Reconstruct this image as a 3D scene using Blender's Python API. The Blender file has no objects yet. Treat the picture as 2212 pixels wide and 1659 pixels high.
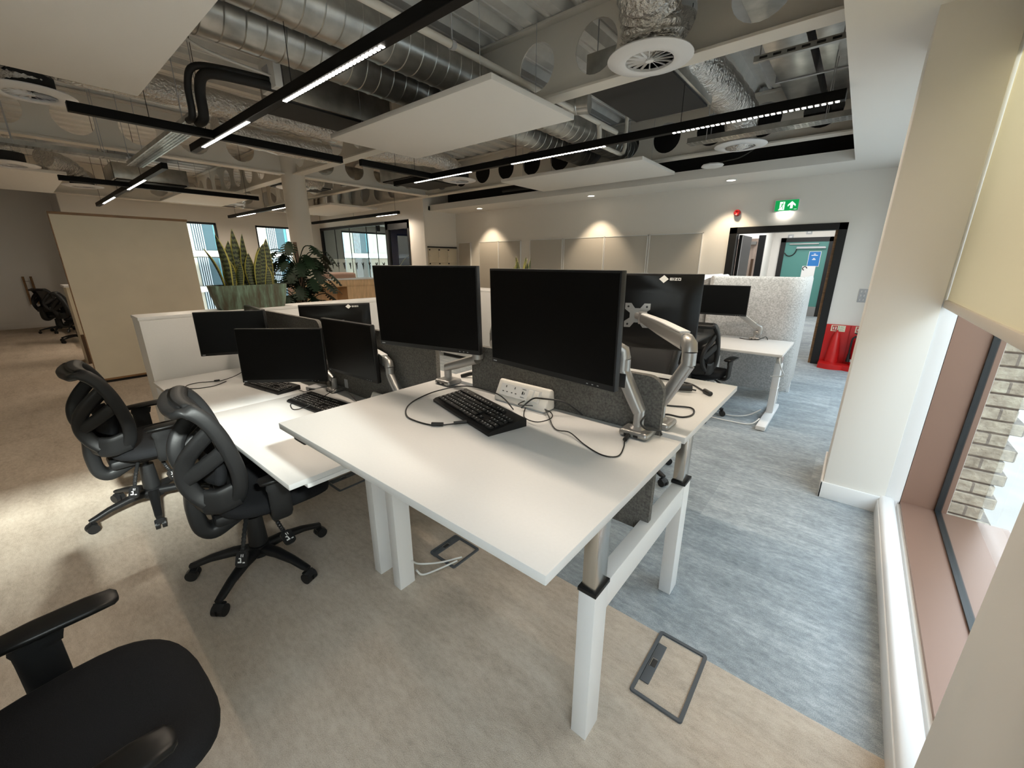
import bpy, bmesh, math, random
from mathutils import Vector, Matrix
from math import sin, cos, pi, radians as RAD
random.seed(7)
SC = bpy.context.scene
COL = SC.collection

# ---------------------------------------------------------------- camera
cam_d = bpy.data.cameras.new('camera'); cam = bpy.data.objects.new('camera', cam_d); COL.objects.link(cam)
cam_d.sensor_fit = 'HORIZONTAL'; cam_d.sensor_width = 36.0
cam_d.lens = 877.3 / 2212 * 36.0
cam_d.clip_start = 0.02; cam_d.clip_end = 200
CAMH = 1.53
cam.location = (0, 0, CAMH)
cam.rotation_euler = (RAD(90 - 16.665), RAD(0), RAD(39.58))
SC.camera = cam
# ---------------------------------------------------------------- look
SC.view_settings.view_transform = 'Standard'; SC.view_settings.look = 'None'
SC.view_settings.gamma = 1.0; SC.view_settings.use_curve_mapping = False
SC.view_settings.exposure = 0.40
try:
    cy = SC.cycles
    cy.max_bounces = 7; cy.diffuse_bounces = 4; cy.glossy_bounces = 4; cy.transmission_bounces = 5
    cy.transparent_max_bounces = 12; cy.caustics_reflective = False; cy.caustics_refractive = False
    cy.use_denoising = True; cy.denoiser = 'OPENIMAGEDENOISE'; cy.sample_clamp_indirect = 6.0
    cy.use_light_tree = True
except Exception:
    pass
# ---------------------------------------------------------------- world (bright hazy sky)
wd = bpy.data.worlds.new('sky'); SC.world = wd; wd.use_nodes = True
nt = wd.node_tree; bg = nt.nodes['Background']
tc = nt.nodes.new('ShaderNodeTexCoord'); sp = nt.nodes.new('ShaderNodeSeparateXYZ'); rmp = nt.nodes.new('ShaderNodeValToRGB')
rmp.color_ramp.elements[0].position = 0.0; rmp.color_ramp.elements[0].color = (0.97, 0.985, 1.0, 1)
rmp.color_ramp.elements[1].position = 0.6; rmp.color_ramp.elements[1].color = (0.76, 0.86, 1.0, 1)
nt.links.new(tc.outputs['Generated'], sp.inputs[0]); nt.links.new(sp.outputs['Z'], rmp.inputs[0]); nt.links.new(rmp.outputs[0], bg.inputs[0])
bg.inputs[1].default_value = 4.3
# ---------------------------------------------------------------- sun and window portals
SUN_DIR = Vector((-0.50, 0.09, -0.275))
sun_d = bpy.data.lights.new('sun', 'SUN'); sun_d.energy = 12.0; sun_d.angle = RAD(3.6); sun_d.color = (1.0, 0.985, 0.95)
sun = bpy.data.objects.new('sun', sun_d); COL.objects.link(sun); sun.location = (12, -2, 9)
sun.rotation_euler = SUN_DIR.to_track_quat('-Z', 'Y').to_euler()
def area(name, loc, direction, sx, sy, power, color, portal=False, spread=None):
    d = bpy.data.lights.new(name, 'AREA'); d.shape = 'RECTANGLE'; d.size = sx; d.size_y = sy; d.energy = power; d.color = color
    if portal: d.cycles.is_portal = True
    if spread: d.spread = spread
    o = bpy.data.objects.new(name, d); COL.objects.link(o); o.location = loc
    o.rotation_euler = Vector(direction).to_track_quat('-Z', 'Y').to_euler()
    return o
area('window_portal', (0.63, -1.05, 1.35), (-1, 0, 0), 3.0, 2.5, 1, (1, 1, 1), portal=True)
area('window_portal', (0.63, 2.25, 1.35), (-1, 0, 0), 1.95, 2.5, 1, (1, 1, 1), portal=True)
area('window_portal', (0.63, 5.75, 1.35), (-1, 0, 0), 3.3, 2.5, 1, (1, 1, 1), portal=True)

# ================================================================ helpers
def nmat(name):
    m = bpy.data.materials.new(name); m.use_nodes = True
    return m, m.node_tree, m.node_tree.nodes['Principled BSDF']
def mat(name, col, rough=0.5, metal=0.0, noise=None, bump=None, spec=None, emit=None, coat=0, var=None, sheen=0):
    """noise=(scale, amount) multiplies the colour; bump=(scale, strength)"""
    m, t, b = nmat(name)
    b.inputs['Base Color'].default_value = (*col, 1); b.inputs['Roughness'].default_value = rough; b.inputs['Metallic'].default_value = metal
    if spec is not None: b.inputs['Specular IOR Level'].default_value = spec
    if coat: b.inputs['Coat Weight'].default_value = coat
    if sheen: b.inputs['Sheen Weight'].default_value = sheen
    if emit:
        b.inputs['Emission Color'].default_value = (*emit[0], 1); b.inputs['Emission Strength'].default_value = emit[1]
    tcn = t.nodes.new('ShaderNodeTexCoord')
    if noise:
        n = t.nodes.new('ShaderNodeTexNoise'); n.inputs['Scale'].default_value = noise[0]; n.inputs['Detail'].default_value = 4
        if len(noise) > 2:
            mp = t.nodes.new('ShaderNodeMapping'); mp.inputs['Scale'].default_value = noise[2]
            t.links.new(tcn.outputs['Object'], mp.inputs[0]); t.links.new(mp.outputs[0], n.inputs['Vector'])
        else:
            t.links.new(tcn.outputs['Object'], n.inputs['Vector'])
        r = t.nodes.new('ShaderNodeValToRGB'); a = noise[1]
        r.color_ramp.elements[0].position = 0.3; r.color_ramp.elements[1].position = 0.7
        r.color_ramp.elements[0].color = (*[c * (1 - a) for c in col], 1); r.color_ramp.elements[1].color = (*[min(1, c * (1 + a)) for c in col], 1)
        t.links.new(n.outputs['Fac'], r.inputs[0]); t.links.new(r.outputs[0], b.inputs['Base Color'])
    if bump:
        n2 = t.nodes.new('ShaderNodeTexNoise'); n2.inputs['Scale'].default_value = bump[0]; n2.inputs['Detail'].default_value = 5
        bp = t.nodes.new('ShaderNodeBump'); bp.inputs['Strength'].default_value = bump[1]; bp.inputs['Distance'].default_value = bump[2] if len(bump) > 2 else 0.01
        t.links.new(tcn.outputs['Object'], n2.inputs['Vector']); t.links.new(n2.outputs['Fac'], bp.inputs['Height']); t.links.new(bp.outputs[0], b.inputs['Normal'])
    return m
M = {}
M['paint'] = mat('wall_paint', (0.80, 0.77, 0.72), 0.65, bump=(90, 0.04, 0.003))
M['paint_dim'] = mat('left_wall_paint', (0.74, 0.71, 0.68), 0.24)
M['soffit'] = mat('soffit_paint', (0.80, 0.78, 0.74), 0.7)
M['skirt'] = mat('skirting_gloss', (0.80, 0.80, 0.79), 0.35)
M['steel_paint'] = mat('painted_steel', (0.74, 0.70, 0.63), 0.5)
M['deck'] = mat('galvanised_deck', (0.84, 0.83, 0.79), 0.5, 0.0, noise=(9, 0.05))
M['galv'] = mat('galvanised_duct', (0.44, 0.44, 0.42), 0.30, 0.85, noise=(7, 0.22), bump=(20, 0.05))
M['foil'] = mat('foil_lagging', (0.72, 0.70, 0.67), 0.20, 1.0, bump=(32, 1.0, 0.035))
M['laminate'] = mat('white_laminate', (0.70, 0.695, 0.685), 0.38, noise=(120, 0.012))
M['white_metal'] = mat('white_powder_coat', (0.80, 0.80, 0.80), 0.40)
M['chrome'] = mat('brushed_steel', (0.62, 0.60, 0.57), 0.24, 1.0, noise=(60, 0.06, (1, 1, 0.04)))
M['black'] = mat('black_plastic', (0.010, 0.010, 0.0105), 0.45, spec=0.35)
M['black_soft'] = mat('black_arm_pad', (0.007, 0.0068, 0.0066), 0.34, spec=0.25)
M['black_track'] = mat('black_track', (0.004, 0.004, 0.004), 0.5, spec=0.12)
M['charcoal'] = mat('charcoal_frame', (0.013, 0.0133, 0.0138), 0.46, bump=(300, 0.15, 0.002), spec=0.3)
M['seat'] = mat('seat_fabric', (0.011, 0.0115, 0.013), 0.9, noise=(500, 0.35), bump=(600, 0.3, 0.002), spec=0.2)
M['felt'] = mat('grey_felt', (0.125, 0.119, 0.109), 0.95, noise=(130, 0.36), bump=(300, 0.35, 0.003))
M['felt_light'] = mat('light_grey_felt', (0.46, 0.46, 0.46), 0.95, noise=(75, 0.28), bump=(260, 0.35, 0.003))
M['silver'] = mat('silver_arm', (0.36, 0.355, 0.345), 0.36, 0.75)
M['silver_dark'] = mat('silver_joint', (0.40, 0.39, 0.38), 0.36, 0.6)
M['screen'] = mat('screen_glass', (0.0025, 0.0025, 0.0025), 0.30, spec=0.12)
M['bezel'] = mat('monitor_case', (0.009, 0.009, 0.0095), 0.42, spec=0.3)
M['case_back'] = mat('monitor_back', (0.004, 0.004, 0.004), 0.30, spec=0.25)
M['logo'] = mat('printed_white', (0.80, 0.80, 0.78), 0.5)
M['key'] = mat('keycap', (0.012, 0.012, 0.012), 0.5)
M['cable'] = mat('black_cable', (0.008, 0.008, 0.008), 0.4)
M['white_cable'] = mat('white_cable', (0.78, 0.78, 0.76), 0.4)
M['socket'] = mat('socket_white', (0.78, 0.75, 0.70), 0.4)
M['socket_dark'] = mat('socket_slot', (0.02, 0.02, 0.02), 0.5)
M['ply'] = mat('birch_ply', (0.62, 0.42, 0.235), 0.5, noise=(5, 0.16, (1, 6, 1)))
M['oak'] = mat('oak_edge', (0.24, 0.13, 0.055), 0.45, noise=(7, 0.3, (1, 1, 9)))
M['walnut'] = mat('dark_wood', (0.085, 0.045, 0.022), 0.45)
M['cream'] = mat('cream_board', (0.66, 0.59, 0.46), 0.5, noise=(2.2, 0.05))
M['pin'] = mat('pinboard_fabric', (0.50, 0.47, 0.42), 0.9, noise=(160, 0.06))
M['blind'] = mat('roller_blind', (0.74, 0.66, 0.47), 0.85, noise=(240, 0.07))
M['blind_bar'] = mat('blind_bar', (0.62, 0.56, 0.48), 0.45)
M['copper'] = mat('copper_frame', (0.27, 0.165, 0.122), 0.38, 0.3)
M['gasket'] = mat('black_gasket', (0.010, 0.013, 0.015), 0.4)
M['sill_white'] = mat('white_sill', (0.82, 0.82, 0.82), 0.3)
M['red'] = mat('red_plastic', (0.55, 0.012, 0.012), 0.35, noise=(5, 0.12))
M['red_dark'] = mat('red_cylinder', (0.45, 0.01, 0.015), 0.25)
M['bell'] = mat('alarm_red', (0.32, 0.008, 0.010), 0.25)
M['cream_sign'] = mat('photoluminescent', (0.80, 0.80, 0.60), 0.5)
M['sign_red'] = mat('sign_red', (0.45, 0.05, 0.03), 0.5)
M['green'] = mat('exit_green', (0.0, 0.30, 0.07), 0.4, emit=((0.0, 0.40, 0.09), 0.45))
M['exit_white'] = mat('exit_white', (0.85, 0.95, 0.85), 0.4, emit=((0.85, 1.0, 0.88), 0.75))
M['led'] = mat('led_lens', (1, 1, 1), 0.5, emit=((1.0, 0.93, 0.83), 20.0))
M['downlight'] = mat('downlight_lens', (1, 1, 1), 0.5, emit=((1.0, 0.86, 0.66), 9.0))
M['teal'] = mat('teal_door', (0.075, 0.24, 0.215), 0.45)
M['blue_sign'] = mat('blue_sign', (0.015, 0.17, 0.48), 0.4)
M['doorwood'] = mat('door_wood', (0.42, 0.32, 0.26), 0.45, noise=(4, 0.15, (6, 6, 1)))
M['grey_plate'] = mat('grey_plate', (0.45, 0.46, 0.48), 0.4)
M['box_grey'] = mat('floor_box_grey', (0.075, 0.085, 0.095), 0.5)
M['brass'] = mat('metal_ring', (0.6, 0.58, 0.55), 0.25, 1.0)
M['bronze'] = None
M['soil'] = mat('potting_soil', (0.03, 0.022, 0.016), 0.9)
M['monstera'] = mat('monstera_leaf', (0.006, 0.015, 0.007), 0.5, noise=(6, 0.4), spec=0.10)
M['stem'] = mat('brown_stem', (0.06, 0.035, 0.02), 0.7)
M['pink'] = mat('dusty_pink_fabric', (0.42, 0.30, 0.26), 0.9)
M['navy'] = mat('navy_wall', (0.010, 0.020, 0.085), 0.7)
M['gold'] = mat('gold_line', (0.30, 0.24, 0.13), 0.5)
M['facade'] = mat('facade_render', (0.27, 0.25, 0.20), 0.8)
M['facade_band'] = mat('facade_band', (0.36, 0.36, 0.345), 0.7)
M['facade_glass'] = mat('facade_glass', (0.03, 0.055, 0.065), 0.35, spec=0.2)
M['facade_fin'] = mat('facade_fin', (0.22, 0.25, 0.27), 0.5)
M['facade_teal'] = mat('facade_teal', (0.03, 0.13, 0.15), 0.5)
M['paving'] = mat('paving', (0.42, 0.41, 0.39), 0.8, noise=(3, 0.15))
M['void_shade'] = mat('recess_shade', (0.02, 0.02, 0.02), 0.9)  # near-black stands in for shade inside the void, diffuser necks and strut slots
M['rubber'] = mat('pipe_insulation', (0.010, 0.010, 0.010), 0.7)
M['upvc'] = mat('white_pipe', (0.66, 0.63, 0.57), 0.4)
M['frosted'] = None

def carpet():
    m, t, b = nmat('carpet')
    g = t.nodes.new('ShaderNodeNewGeometry'); s = t.nodes.new('ShaderNodeSeparateXYZ'); t.links.new(g.outputs['Position'], s.inputs[0])
    def math_(op, a, bb=None):
        n = t.nodes.new('ShaderNodeMath'); n.operation = op
        for i, v in enumerate((a, bb)):
            if v is None: continue
            if isinstance(v, (int, float)): n.inputs[i].default_value = v
            else: t.links.new(v, n.inputs[i])
        return n.outputs[0]
    def noise(scale, sc=(1, 1, 1), det=4, rough=0.55):
        mp = t.nodes.new('ShaderNodeMapping'); mp.inputs['Scale'].default_value = sc
        n = t.nodes.new('ShaderNodeTexNoise'); n.inputs['Scale'].default_value = scale; n.inputs['Detail'].default_value = det; n.inputs['Roughness'].default_value = rough
        t.links.new(g.outputs['Position'], mp.inputs[0]); t.links.new(mp.outputs[0], n.inputs['Vector']); return n.outputs['Fac']
    # blue zone: y beyond the tile line on the right hand side
    inb = math_('MULTIPLY', math_('GREATER_THAN', s.outputs['Y'], 1.457), math_('GREATER_THAN', s.outputs['X'], -6.0))
    # tile-wise shade (0.5 m tiles)
    tx = math_('FLOOR', math_('DIVIDE', s.outputs['X'], 0.5)); ty = math_('FLOOR', math_('DIVIDE', math_('SUBTRACT', s.outputs['Y'], 1.457), 0.5))
    cmb = t.nodes.new('ShaderNodeCombineXYZ'); t.links.new(tx, cmb.inputs[0]); t.links.new(ty, cmb.inputs[1])
    wn = t.nodes.new('ShaderNodeTexWhiteNoise'); wn.noise_dimensions = '2D'; t.links.new(cmb.outputs[0], wn.inputs['Vector'])
    n1 = noise(5.0, (0.6, 1.8, 1), 6, 0.68); n2 = noise(34.0, (0.7, 1.4, 1), 4, 0.65); n3 = noise(300.0, (1, 1, 1), 2)
    v = math_('ADD', math_('ADD', math_('MULTIPLY', n1, 0.34), math_('MULTIPLY', n2, 0.34)), math_('ADD', math_('MULTIPLY', n3, 0.36), math_('MULTIPLY', wn.outputs['Value'], 0.05)))
    def ramp(c0, c1, c2):
        r = t.nodes.new('ShaderNodeValToRGB'); e = r.color_ramp.elements
        e[0].position = 0.36; e[0].color = (*c0, 1); e[1].position = 0.72; e[1].color = (*c2, 1)
        k = e.new(0.54); k.color = (*c1, 1)
        t.links.new(v, r.inputs[0]); return r.outputs[0]
    beige = ramp((0.35, 0.285, 0.224), (0.555, 0.468, 0.377), (0.70, 0.615, 0.515))
    blue = ramp((0.15, 0.175, 0.19), (0.31, 0.345, 0.365), (0.56, 0.60, 0.62))
    mx = t.nodes.new('ShaderNodeMix'); mx.data_type = 'RGBA'
    t.links.new(inb, mx.inputs[0]); t.links.new(beige, mx.inputs[6]); t.links.new(blue, mx.inputs[7])
    t.links.new(mx.outputs[2], b.inputs['Base Color']); b.inputs['Roughness'].default_value = 0.95; b.inputs['Specular IOR Level'].default_value = 0.1
    bp = t.nodes.new('ShaderNodeBump'); bp.inputs['Strength'].default_value = 0.5; bp.inputs['Distance'].default_value = 0.006
    t.links.new(math_('ADD', n3, math_('MULTIPLY', n2, 0.5)), bp.inputs['Height']); t.links.new(bp.outputs[0], b.inputs['Normal'])
    return m
M['carpet'] = carpet()
def brick_mat():
    m, t, b = nmat('buff_brick')
    tcn = t.nodes.new('ShaderNodeTexCoord'); sx = t.nodes.new('ShaderNodeSeparateXYZ'); t.links.new(tcn.outputs['Object'], sx.inputs[0])
    ad = t.nodes.new('ShaderNodeMath'); ad.operation = 'ADD'; t.links.new(sx.outputs['X'], ad.inputs[0]); t.links.new(sx.outputs['Y'], ad.inputs[1])
    cb = t.nodes.new('ShaderNodeCombineXYZ'); t.links.new(ad.outputs[0], cb.inputs[0]); t.links.new(sx.outputs['Z'], cb.inputs[1])
    br = t.nodes.new('ShaderNodeTexBrick'); br.inputs['Scale'].default_value = 1.0
    br.inputs['Brick Width'].default_value = 0.225; br.inputs['Row Height'].default_value = 0.075; br.inputs['Mortar Size'].default_value = 0.006
    br.inputs['Color1'].default_value = (0.56, 0.50, 0.40, 1); br.inputs['Color2'].default_value = (0.42, 0.36, 0.28, 1); br.inputs['Mortar'].default_value = (0.24, 0.21, 0.18, 1)
    t.links.new(cb.outputs[0], br.inputs['Vector'])
    n = t.nodes.new('ShaderNodeTexNoise'); n.inputs['Scale'].default_value = 28; n.inputs['Detail'].default_value = 6; t.links.new(tcn.outputs['Object'], n.inputs['Vector'])
    mx = t.nodes.new('ShaderNodeMix'); mx.data_type = 'RGBA'; mx.blend_type = 'OVERLAY'; mx.inputs[0].default_value = 0.7
    t.links.new(br.outputs['Color'], mx.inputs[6]); t.links.new(n.outputs['Fac'], mx.inputs[7]); t.links.new(mx.outputs[2], b.inputs['Base Color'])
    bp = t.nodes.new('ShaderNodeBump'); bp.inputs['Strength'].default_value = 0.8; bp.inputs['Distance'].default_value = 0.02
    t.links.new(n.outputs['Fac'], bp.inputs['Height']); t.links.new(bp.outputs[0], b.inputs['Normal']); b.inputs['Roughness'].default_value = 0.9
    return m
M['brick'] = brick_mat()
def verdigris():
    m, t, b = nmat('verdigris_metal')
    tcn = t.nodes.new('ShaderNodeTexCoord'); mp = t.nodes.new('ShaderNodeMapping'); mp.inputs['Scale'].default_value = (9, 9, 1.1)
    n = t.nodes.new('ShaderNodeTexNoise'); n.inputs['Scale'].default_value = 2.2; n.inputs['Detail'].default_value = 7; n.inputs['Roughness'].default_value = 0.65
    t.links.new(tcn.outputs['Object'], mp.inputs[0]); t.links.new(mp.outputs[0], n.inputs['Vector'])
    r = t.nodes.new('ShaderNodeValToRGB'); e = r.color_ramp.elements
    e[0].position = 0.36; e[0].color = (0.070, 0.048, 0.026, 1); e[1].position = 0.72; e[1].color = (0.22, 0.34, 0.26, 1)
    k = e.new(0.5); k.color = (0.095, 0.115, 0.078, 1)
    t.links.new(n.outputs['Fac'], r.inputs[0]); t.links.new(r.outputs[0], b.inputs['Base Color']); b.inputs['Roughness'].default_value = 0.42; b.inputs['Metallic'].default_value = 0.25
    return m
M['bronze'] = verdigris()
def snake_mat():
    m, t, b = nmat('snake_plant_leaf')
    uv = t.nodes.new('ShaderNodeUVMap'); s = t.nodes.new('ShaderNodeSeparateXYZ'); t.links.new(uv.outputs[0], s.inputs[0])
    # bands across the leaf
    n = t.nodes.new('ShaderNodeTexNoise'); n.inputs['Scale'].default_value = 9; t.links.new(uv.outputs[0], n.inputs['Vector'])
    def ma(op, a, c):
        k = t.nodes.new('ShaderNodeMath'); k.operation = op
        for i, v in enumerate((a, c)):
            if isinstance(v, (int, float)): k.inputs[i].default_value = v
            else: t.links.new(v, k.inputs[i])
        return k.outputs[0]
    w = ma('SINE', ma('ADD', ma('MULTIPLY', s.outputs['Y'], 75.0), ma('MULTIPLY', n.outputs['Fac'], 7.0)), 0)
    r = t.nodes.new('ShaderNodeValToRGB'); e = r.color_ramp.elements
    e[0].position = 0.40; e[0].color = (0.010, 0.016, 0.007, 1); e[1].position = 0.62; e[1].color = (0.085, 0.10, 0.038, 1)
    t.links.new(ma('MULTIPLY_ADD', w, 0.5), r.inputs[0])
    t.nodes[-1]
    edge = ma('GREATER_THAN', ma('ABSOLUTE', ma('SUBTRACT', s.outputs['X'], 0.5), 0), 0.40)
    mx = t.nodes.new('ShaderNodeMix'); mx.data_type = 'RGBA'; t.links.new(edge, mx.inputs[0]); t.links.new(r.outputs[0], mx.inputs[6]); mx.inputs[7].default_value = (0.34, 0.31, 0.06, 1)
    t.links.new(mx.outputs[2], b.inputs['Base Color']); b.inputs['Roughness'].default_value = 0.45
    for nd in t.nodes:
        if nd.type == 'MATH' and nd.operation == 'MULTIPLY_ADD': nd.inputs[2].default_value = 0.5
    return m
M['snake'] = snake_mat()
def glass_mat(name, tint=(0.93, 0.97, 0.96), refl=1.0):
    m = bpy.data.materials.new(name); m.use_nodes = True; t = m.node_tree; t.nodes.clear()
    o = t.nodes.new('ShaderNodeOutputMaterial'); tr = t.nodes.new('ShaderNodeBsdfTransparent'); tr.inputs[0].default_value = (*tint, 1)
    gl = t.nodes.new('ShaderNodeBsdfGlossy'); gl.inputs['Roughness'].default_value = 0.02
    fr = t.nodes.new('ShaderNodeFresnel'); fr.inputs[0].default_value = 1.45
    mu = t.nodes.new('ShaderNodeMath'); mu.operation = 'MULTIPLY'; mu.inputs[1].default_value = refl; mu.use_clamp = True
    gm = t.nodes.new('ShaderNodeNewGeometry'); iv = t.nodes.new('ShaderNodeMath'); iv.operation = 'SUBTRACT'; iv.inputs[0].default_value = 1.0; t.links.new(gm.outputs['Backfacing'], iv.inputs[1])
    m2 = t.nodes.new('ShaderNodeMath'); m2.operation = 'MULTIPLY'; t.links.new(fr.outputs[0], m2.inputs[0]); t.links.new(iv.outputs[0], m2.inputs[1])
    mx = t.nodes.new('ShaderNodeMixShader'); t.links.new(m2.outputs[0], mu.inputs[0]); t.links.new(mu.outputs[0], mx.inputs[0]); t.links.new(tr.outputs[0], mx.inputs[1]); t.links.new(gl.outputs[0], mx.inputs[2]); t.links.new(mx.outputs[0], o.inputs[0])
    return m
M['glass'] = glass_mat('window_glass')
M['glass_dark'] = glass_mat('room_glass', (0.72, 0.78, 0.80), 0.8)
def frosted(name, alpha, col):
    m, t, b = nmat(name); b.inputs['Base Color'].default_value = (*col, 1); b.inputs['Alpha'].default_value = alpha; b.inputs['Roughness'].default_value = 0.6
    return m
M['frosted'] = frosted('frosted_film', 0.42, (0.62, 0.66, 0.64))
M['mesh'] = frosted('mesh_fabric', 0.88, (0.012, 0.012, 0.013))

class MB:
    """collects shapes in a bmesh; build() links them as ONE object"""
    def __init__(s): s.bm = bmesh.new()
    def box(s, c, d, rot=None, bev=0, seg=2):
        t = bmesh.new(); bmesh.ops.create_cube(t, size=1.0)
        for v in t.verts: v.co = Vector((v.co.x * d[0], v.co.y * d[1], v.co.z * d[2]))
        if bev: bmesh.ops.bevel(t, geom=list(t.edges), offset=min(bev, min(d) * 0.49), segments=seg, profile=0.5, affect='EDGES')
        mx = Matrix.Translation(Vector(c)) @ (rot.to_4x4() if rot is not None else Matrix())
        t.transform(mx); s._join(t); return s
    def b2(s, p, q, bev=0, seg=2):
        p, q = Vector(p), Vector(q); return s.box((p + q) / 2, [abs(q[i] - p[i]) for i in range(3)], None, bev, seg)
    def _join(s, t):
        me = bpy.data.meshes.new('tmp'); t.to_mesh(me); t.free(); s.bm.from_mesh(me); bpy.data.meshes.remove(me)
    def cyl(s, a, b, r0, r1=None, seg=20):
        a, b = Vector(a), Vector(b); r1 = r0 if r1 is None else r1; d = b - a
        t = bmesh.new(); bmesh.ops.create_cone(t, cap_ends=True, cap_tris=False, segments=seg, radius1=r0, radius2=r1, depth=d.length)
        t.transform(Matrix.Translation((a + b) / 2) @ d.to_track_quat('Z', 'Y').to_matrix().to_4x4()); s._join(t); return s
    def lathe(s, prof, mx=None, seg=24):
        rings = []
        mx = mx or Matrix()
        for r, z in prof:
            rings.append([s.bm.verts.new(mx @ Vector((r * cos(2 * pi * k / seg), r * sin(2 * pi * k / seg), z))) for k in range(seg)])
        for A, B in zip(rings, rings[1:]):
            for k in range(seg):
                f = (A[k], A[(k + 1) % seg], B[(k + 1) % seg], B[k])
                try: s.bm.faces.new(f)
                except ValueError: pass
        for R, rev in ((rings[0], True), (rings[-1], False)):
            if (R[0].co - R[seg // 2].co).length > 1e-5:
                try: s.bm.faces.new(R[::-1] if rev else R)
                except ValueError: pass
        return s
    def sweep(s, path, w, h=None, up=(0, 0, 1), n=12, pw=2.6, cap=True, closed=False):
        """superellipse section w (sideways) x h (along up), half sizes; scalars or lists"""
        P = [Vector(p) for p in path]; L = len(P); h = w if h is None else h
        W = w if isinstance(w, (list, tuple)) else [w] * L; H = h if isinstance(h, (list, tuple)) else [h] * L
        rings = []; upv = Vector(up); prev = None
        for i in range(L):
            if closed: tg = (P[(i + 1) % L] - P[i - 1]).normalized()
            else: tg = (P[min(i + 1, L - 1)] - P[max(i - 1, 0)]).normalized()
            sd = tg.cross(upv)
            if sd.length < 0.08: sd = prev if prev is not None else tg.cross(Vector((1, 0, 0)) if abs(tg.x) < 0.9 else Vector((0, 1, 0)))
            sd = sd.normalized()
            if prev is not None and sd.dot(prev) < 0: sd = -sd
            prev = sd; u = sd.cross(tg).normalized(); ring = []
            for k in range(n):
                a = 2 * pi * (k + 0.5) / n; ca, sa = cos(a), sin(a)
                x = math.copysign(abs(ca) ** (2 / pw), ca) * W[i]; y = math.copysign(abs(sa) ** (2 / pw), sa) * H[i]
                ring.append(s.bm.verts.new(P[i] + sd * x + u * y))
            rings.append(ring)
        rng = range(L if closed else L - 1)
        for i in rng:
            A, B = rings[i], rings[(i + 1) % L]
            for k in range(n): s.bm.faces.new((A[k], A[(k + 1) % n], B[(k + 1) % n], B[k]))
        if cap and not closed:
            s.bm.faces.new(rings[0][::-1]); s.bm.faces.new(rings[-1])
        return s
    def tube(s, path, r, n=8, closed=False, smooth=0):
        if smooth: path = spline(path, smooth)
        P = [Vector(p) for p in path]; L = len(P); R = r if isinstance(r, (list, tuple)) else [r] * L
        rings = []; nrm = None
        for i in range(L):
            if closed: tg = (P[(i + 1) % L] - P[i - 1]).normalized()
            else: tg = (P[min(i + 1, L - 1)] - P[max(i - 1, 0)]).normalized()
            if nrm is None: nrm = tg.orthogonal().normalized()
            nrm = (nrm - tg * nrm.dot(tg))
            nrm = nrm.normalized() if nrm.length > 1e-6 else tg.orthogonal().normalized()
            b = tg.cross(nrm)
            rings.append([s.bm.verts.new(P[i] + (nrm * cos(2 * pi * k / n) + b * sin(2 * pi * k / n)) * R[i]) for k in range(n)])
        for i in range(L if closed else L - 1):
            A, B = rings[i], rings[(i + 1) % L]
            for k in range(n): s.bm.faces.new((A[k], A[(k + 1) % n], B[(k + 1) % n], B[k]))
        if not closed: s.bm.faces.new(rings[0][::-1]); s.bm.faces.new(rings[-1])
        return s
    def prism(s, pts, h, mx=None):
        """polygon in local xy extruded 0..h along z"""
        mx = mx or Matrix()
        A = [s.bm.verts.new(mx @ Vector((x, y, 0))) for x, y in pts]; B = [s.bm.verts.new(mx @ Vector((x, y, h))) for x, y in pts]
        s.bm.faces.new(A[::-1]); s.bm.faces.new(B); n = len(pts)
        for i in range(n): s.bm.faces.new((A[i], A[(i + 1) % n], B[(i + 1) % n], B[i]))
        return s
    def grid(s, fn, nu, nv, uv=False):
        V = [[s.bm.verts.new(Vector(fn(i / nu, j / nv))) for j in range(nv + 1)] for i in range(nu + 1)]
        lay = s.bm.loops.layers.uv.verify() if uv else None
        for i in range(nu):
            for j in range(nv):
                f = s.bm.faces.new((V[i][j], V[i + 1][j], V[i + 1][j + 1], V[i][j + 1]))
                if uv:
                    for l, (a, b) in zip(f.loops, ((i, j), (i + 1, j), (i + 1, j + 1), (i, j + 1))): l[lay].uv = (a / nu, b / nv)
        return s
    def quad(s, a, b, c, d):
        s.bm.faces.new([s.bm.verts.new(Vector(p)) for p in (a, b, c, d)]); return s
    def build(s, name, m, parent=None, angle=38, solid=0, sub=0, world=True, fix=True):
        bm = s.bm
        if fix: bmesh.ops.recalc_face_normals(bm, faces=list(bm.faces))
        off = Vector((0, 0, 0))
        if world and parent is not None:
            p = parent
            while p is not None: off = off + p.location; p = p.parent
            if off.length: bmesh.ops.translate(bm, verts=list(bm.verts), vec=-off)
        elif world and parent is None:
            lo = Vector([min(v.co[i] for v in bm.verts) for i in range(3)]); hi = Vector([max(v.co[i] for v in bm.verts) for i in range(3)])
            off = Vector(((lo.x + hi.x) / 2, (lo.y + hi.y) / 2, lo.z)); bmesh.ops.translate(bm, verts=list(bm.verts), vec=-off)
        me = bpy.data.meshes.new(name); bm.to_mesh(me); bm.free()
        if angle:
            for p in me.polygons: p.use_smooth = True
            me.set_sharp_from_angle(angle=RAD(angle))
        ob = bpy.data.objects.new(name, me); COL.objects.link(ob); me.materials.append(m)
        if parent is not None: ob.parent = parent
        elif world: ob.location = off
        if solid:
            k = ob.modifiers.new('solid', 'SOLIDIFY'); k.thickness = solid; k.offset = 0
        if sub:
            k = ob.modifiers.new('sub', 'SUBSURF'); k.levels = sub; k.render_levels = sub
        return ob
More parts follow.
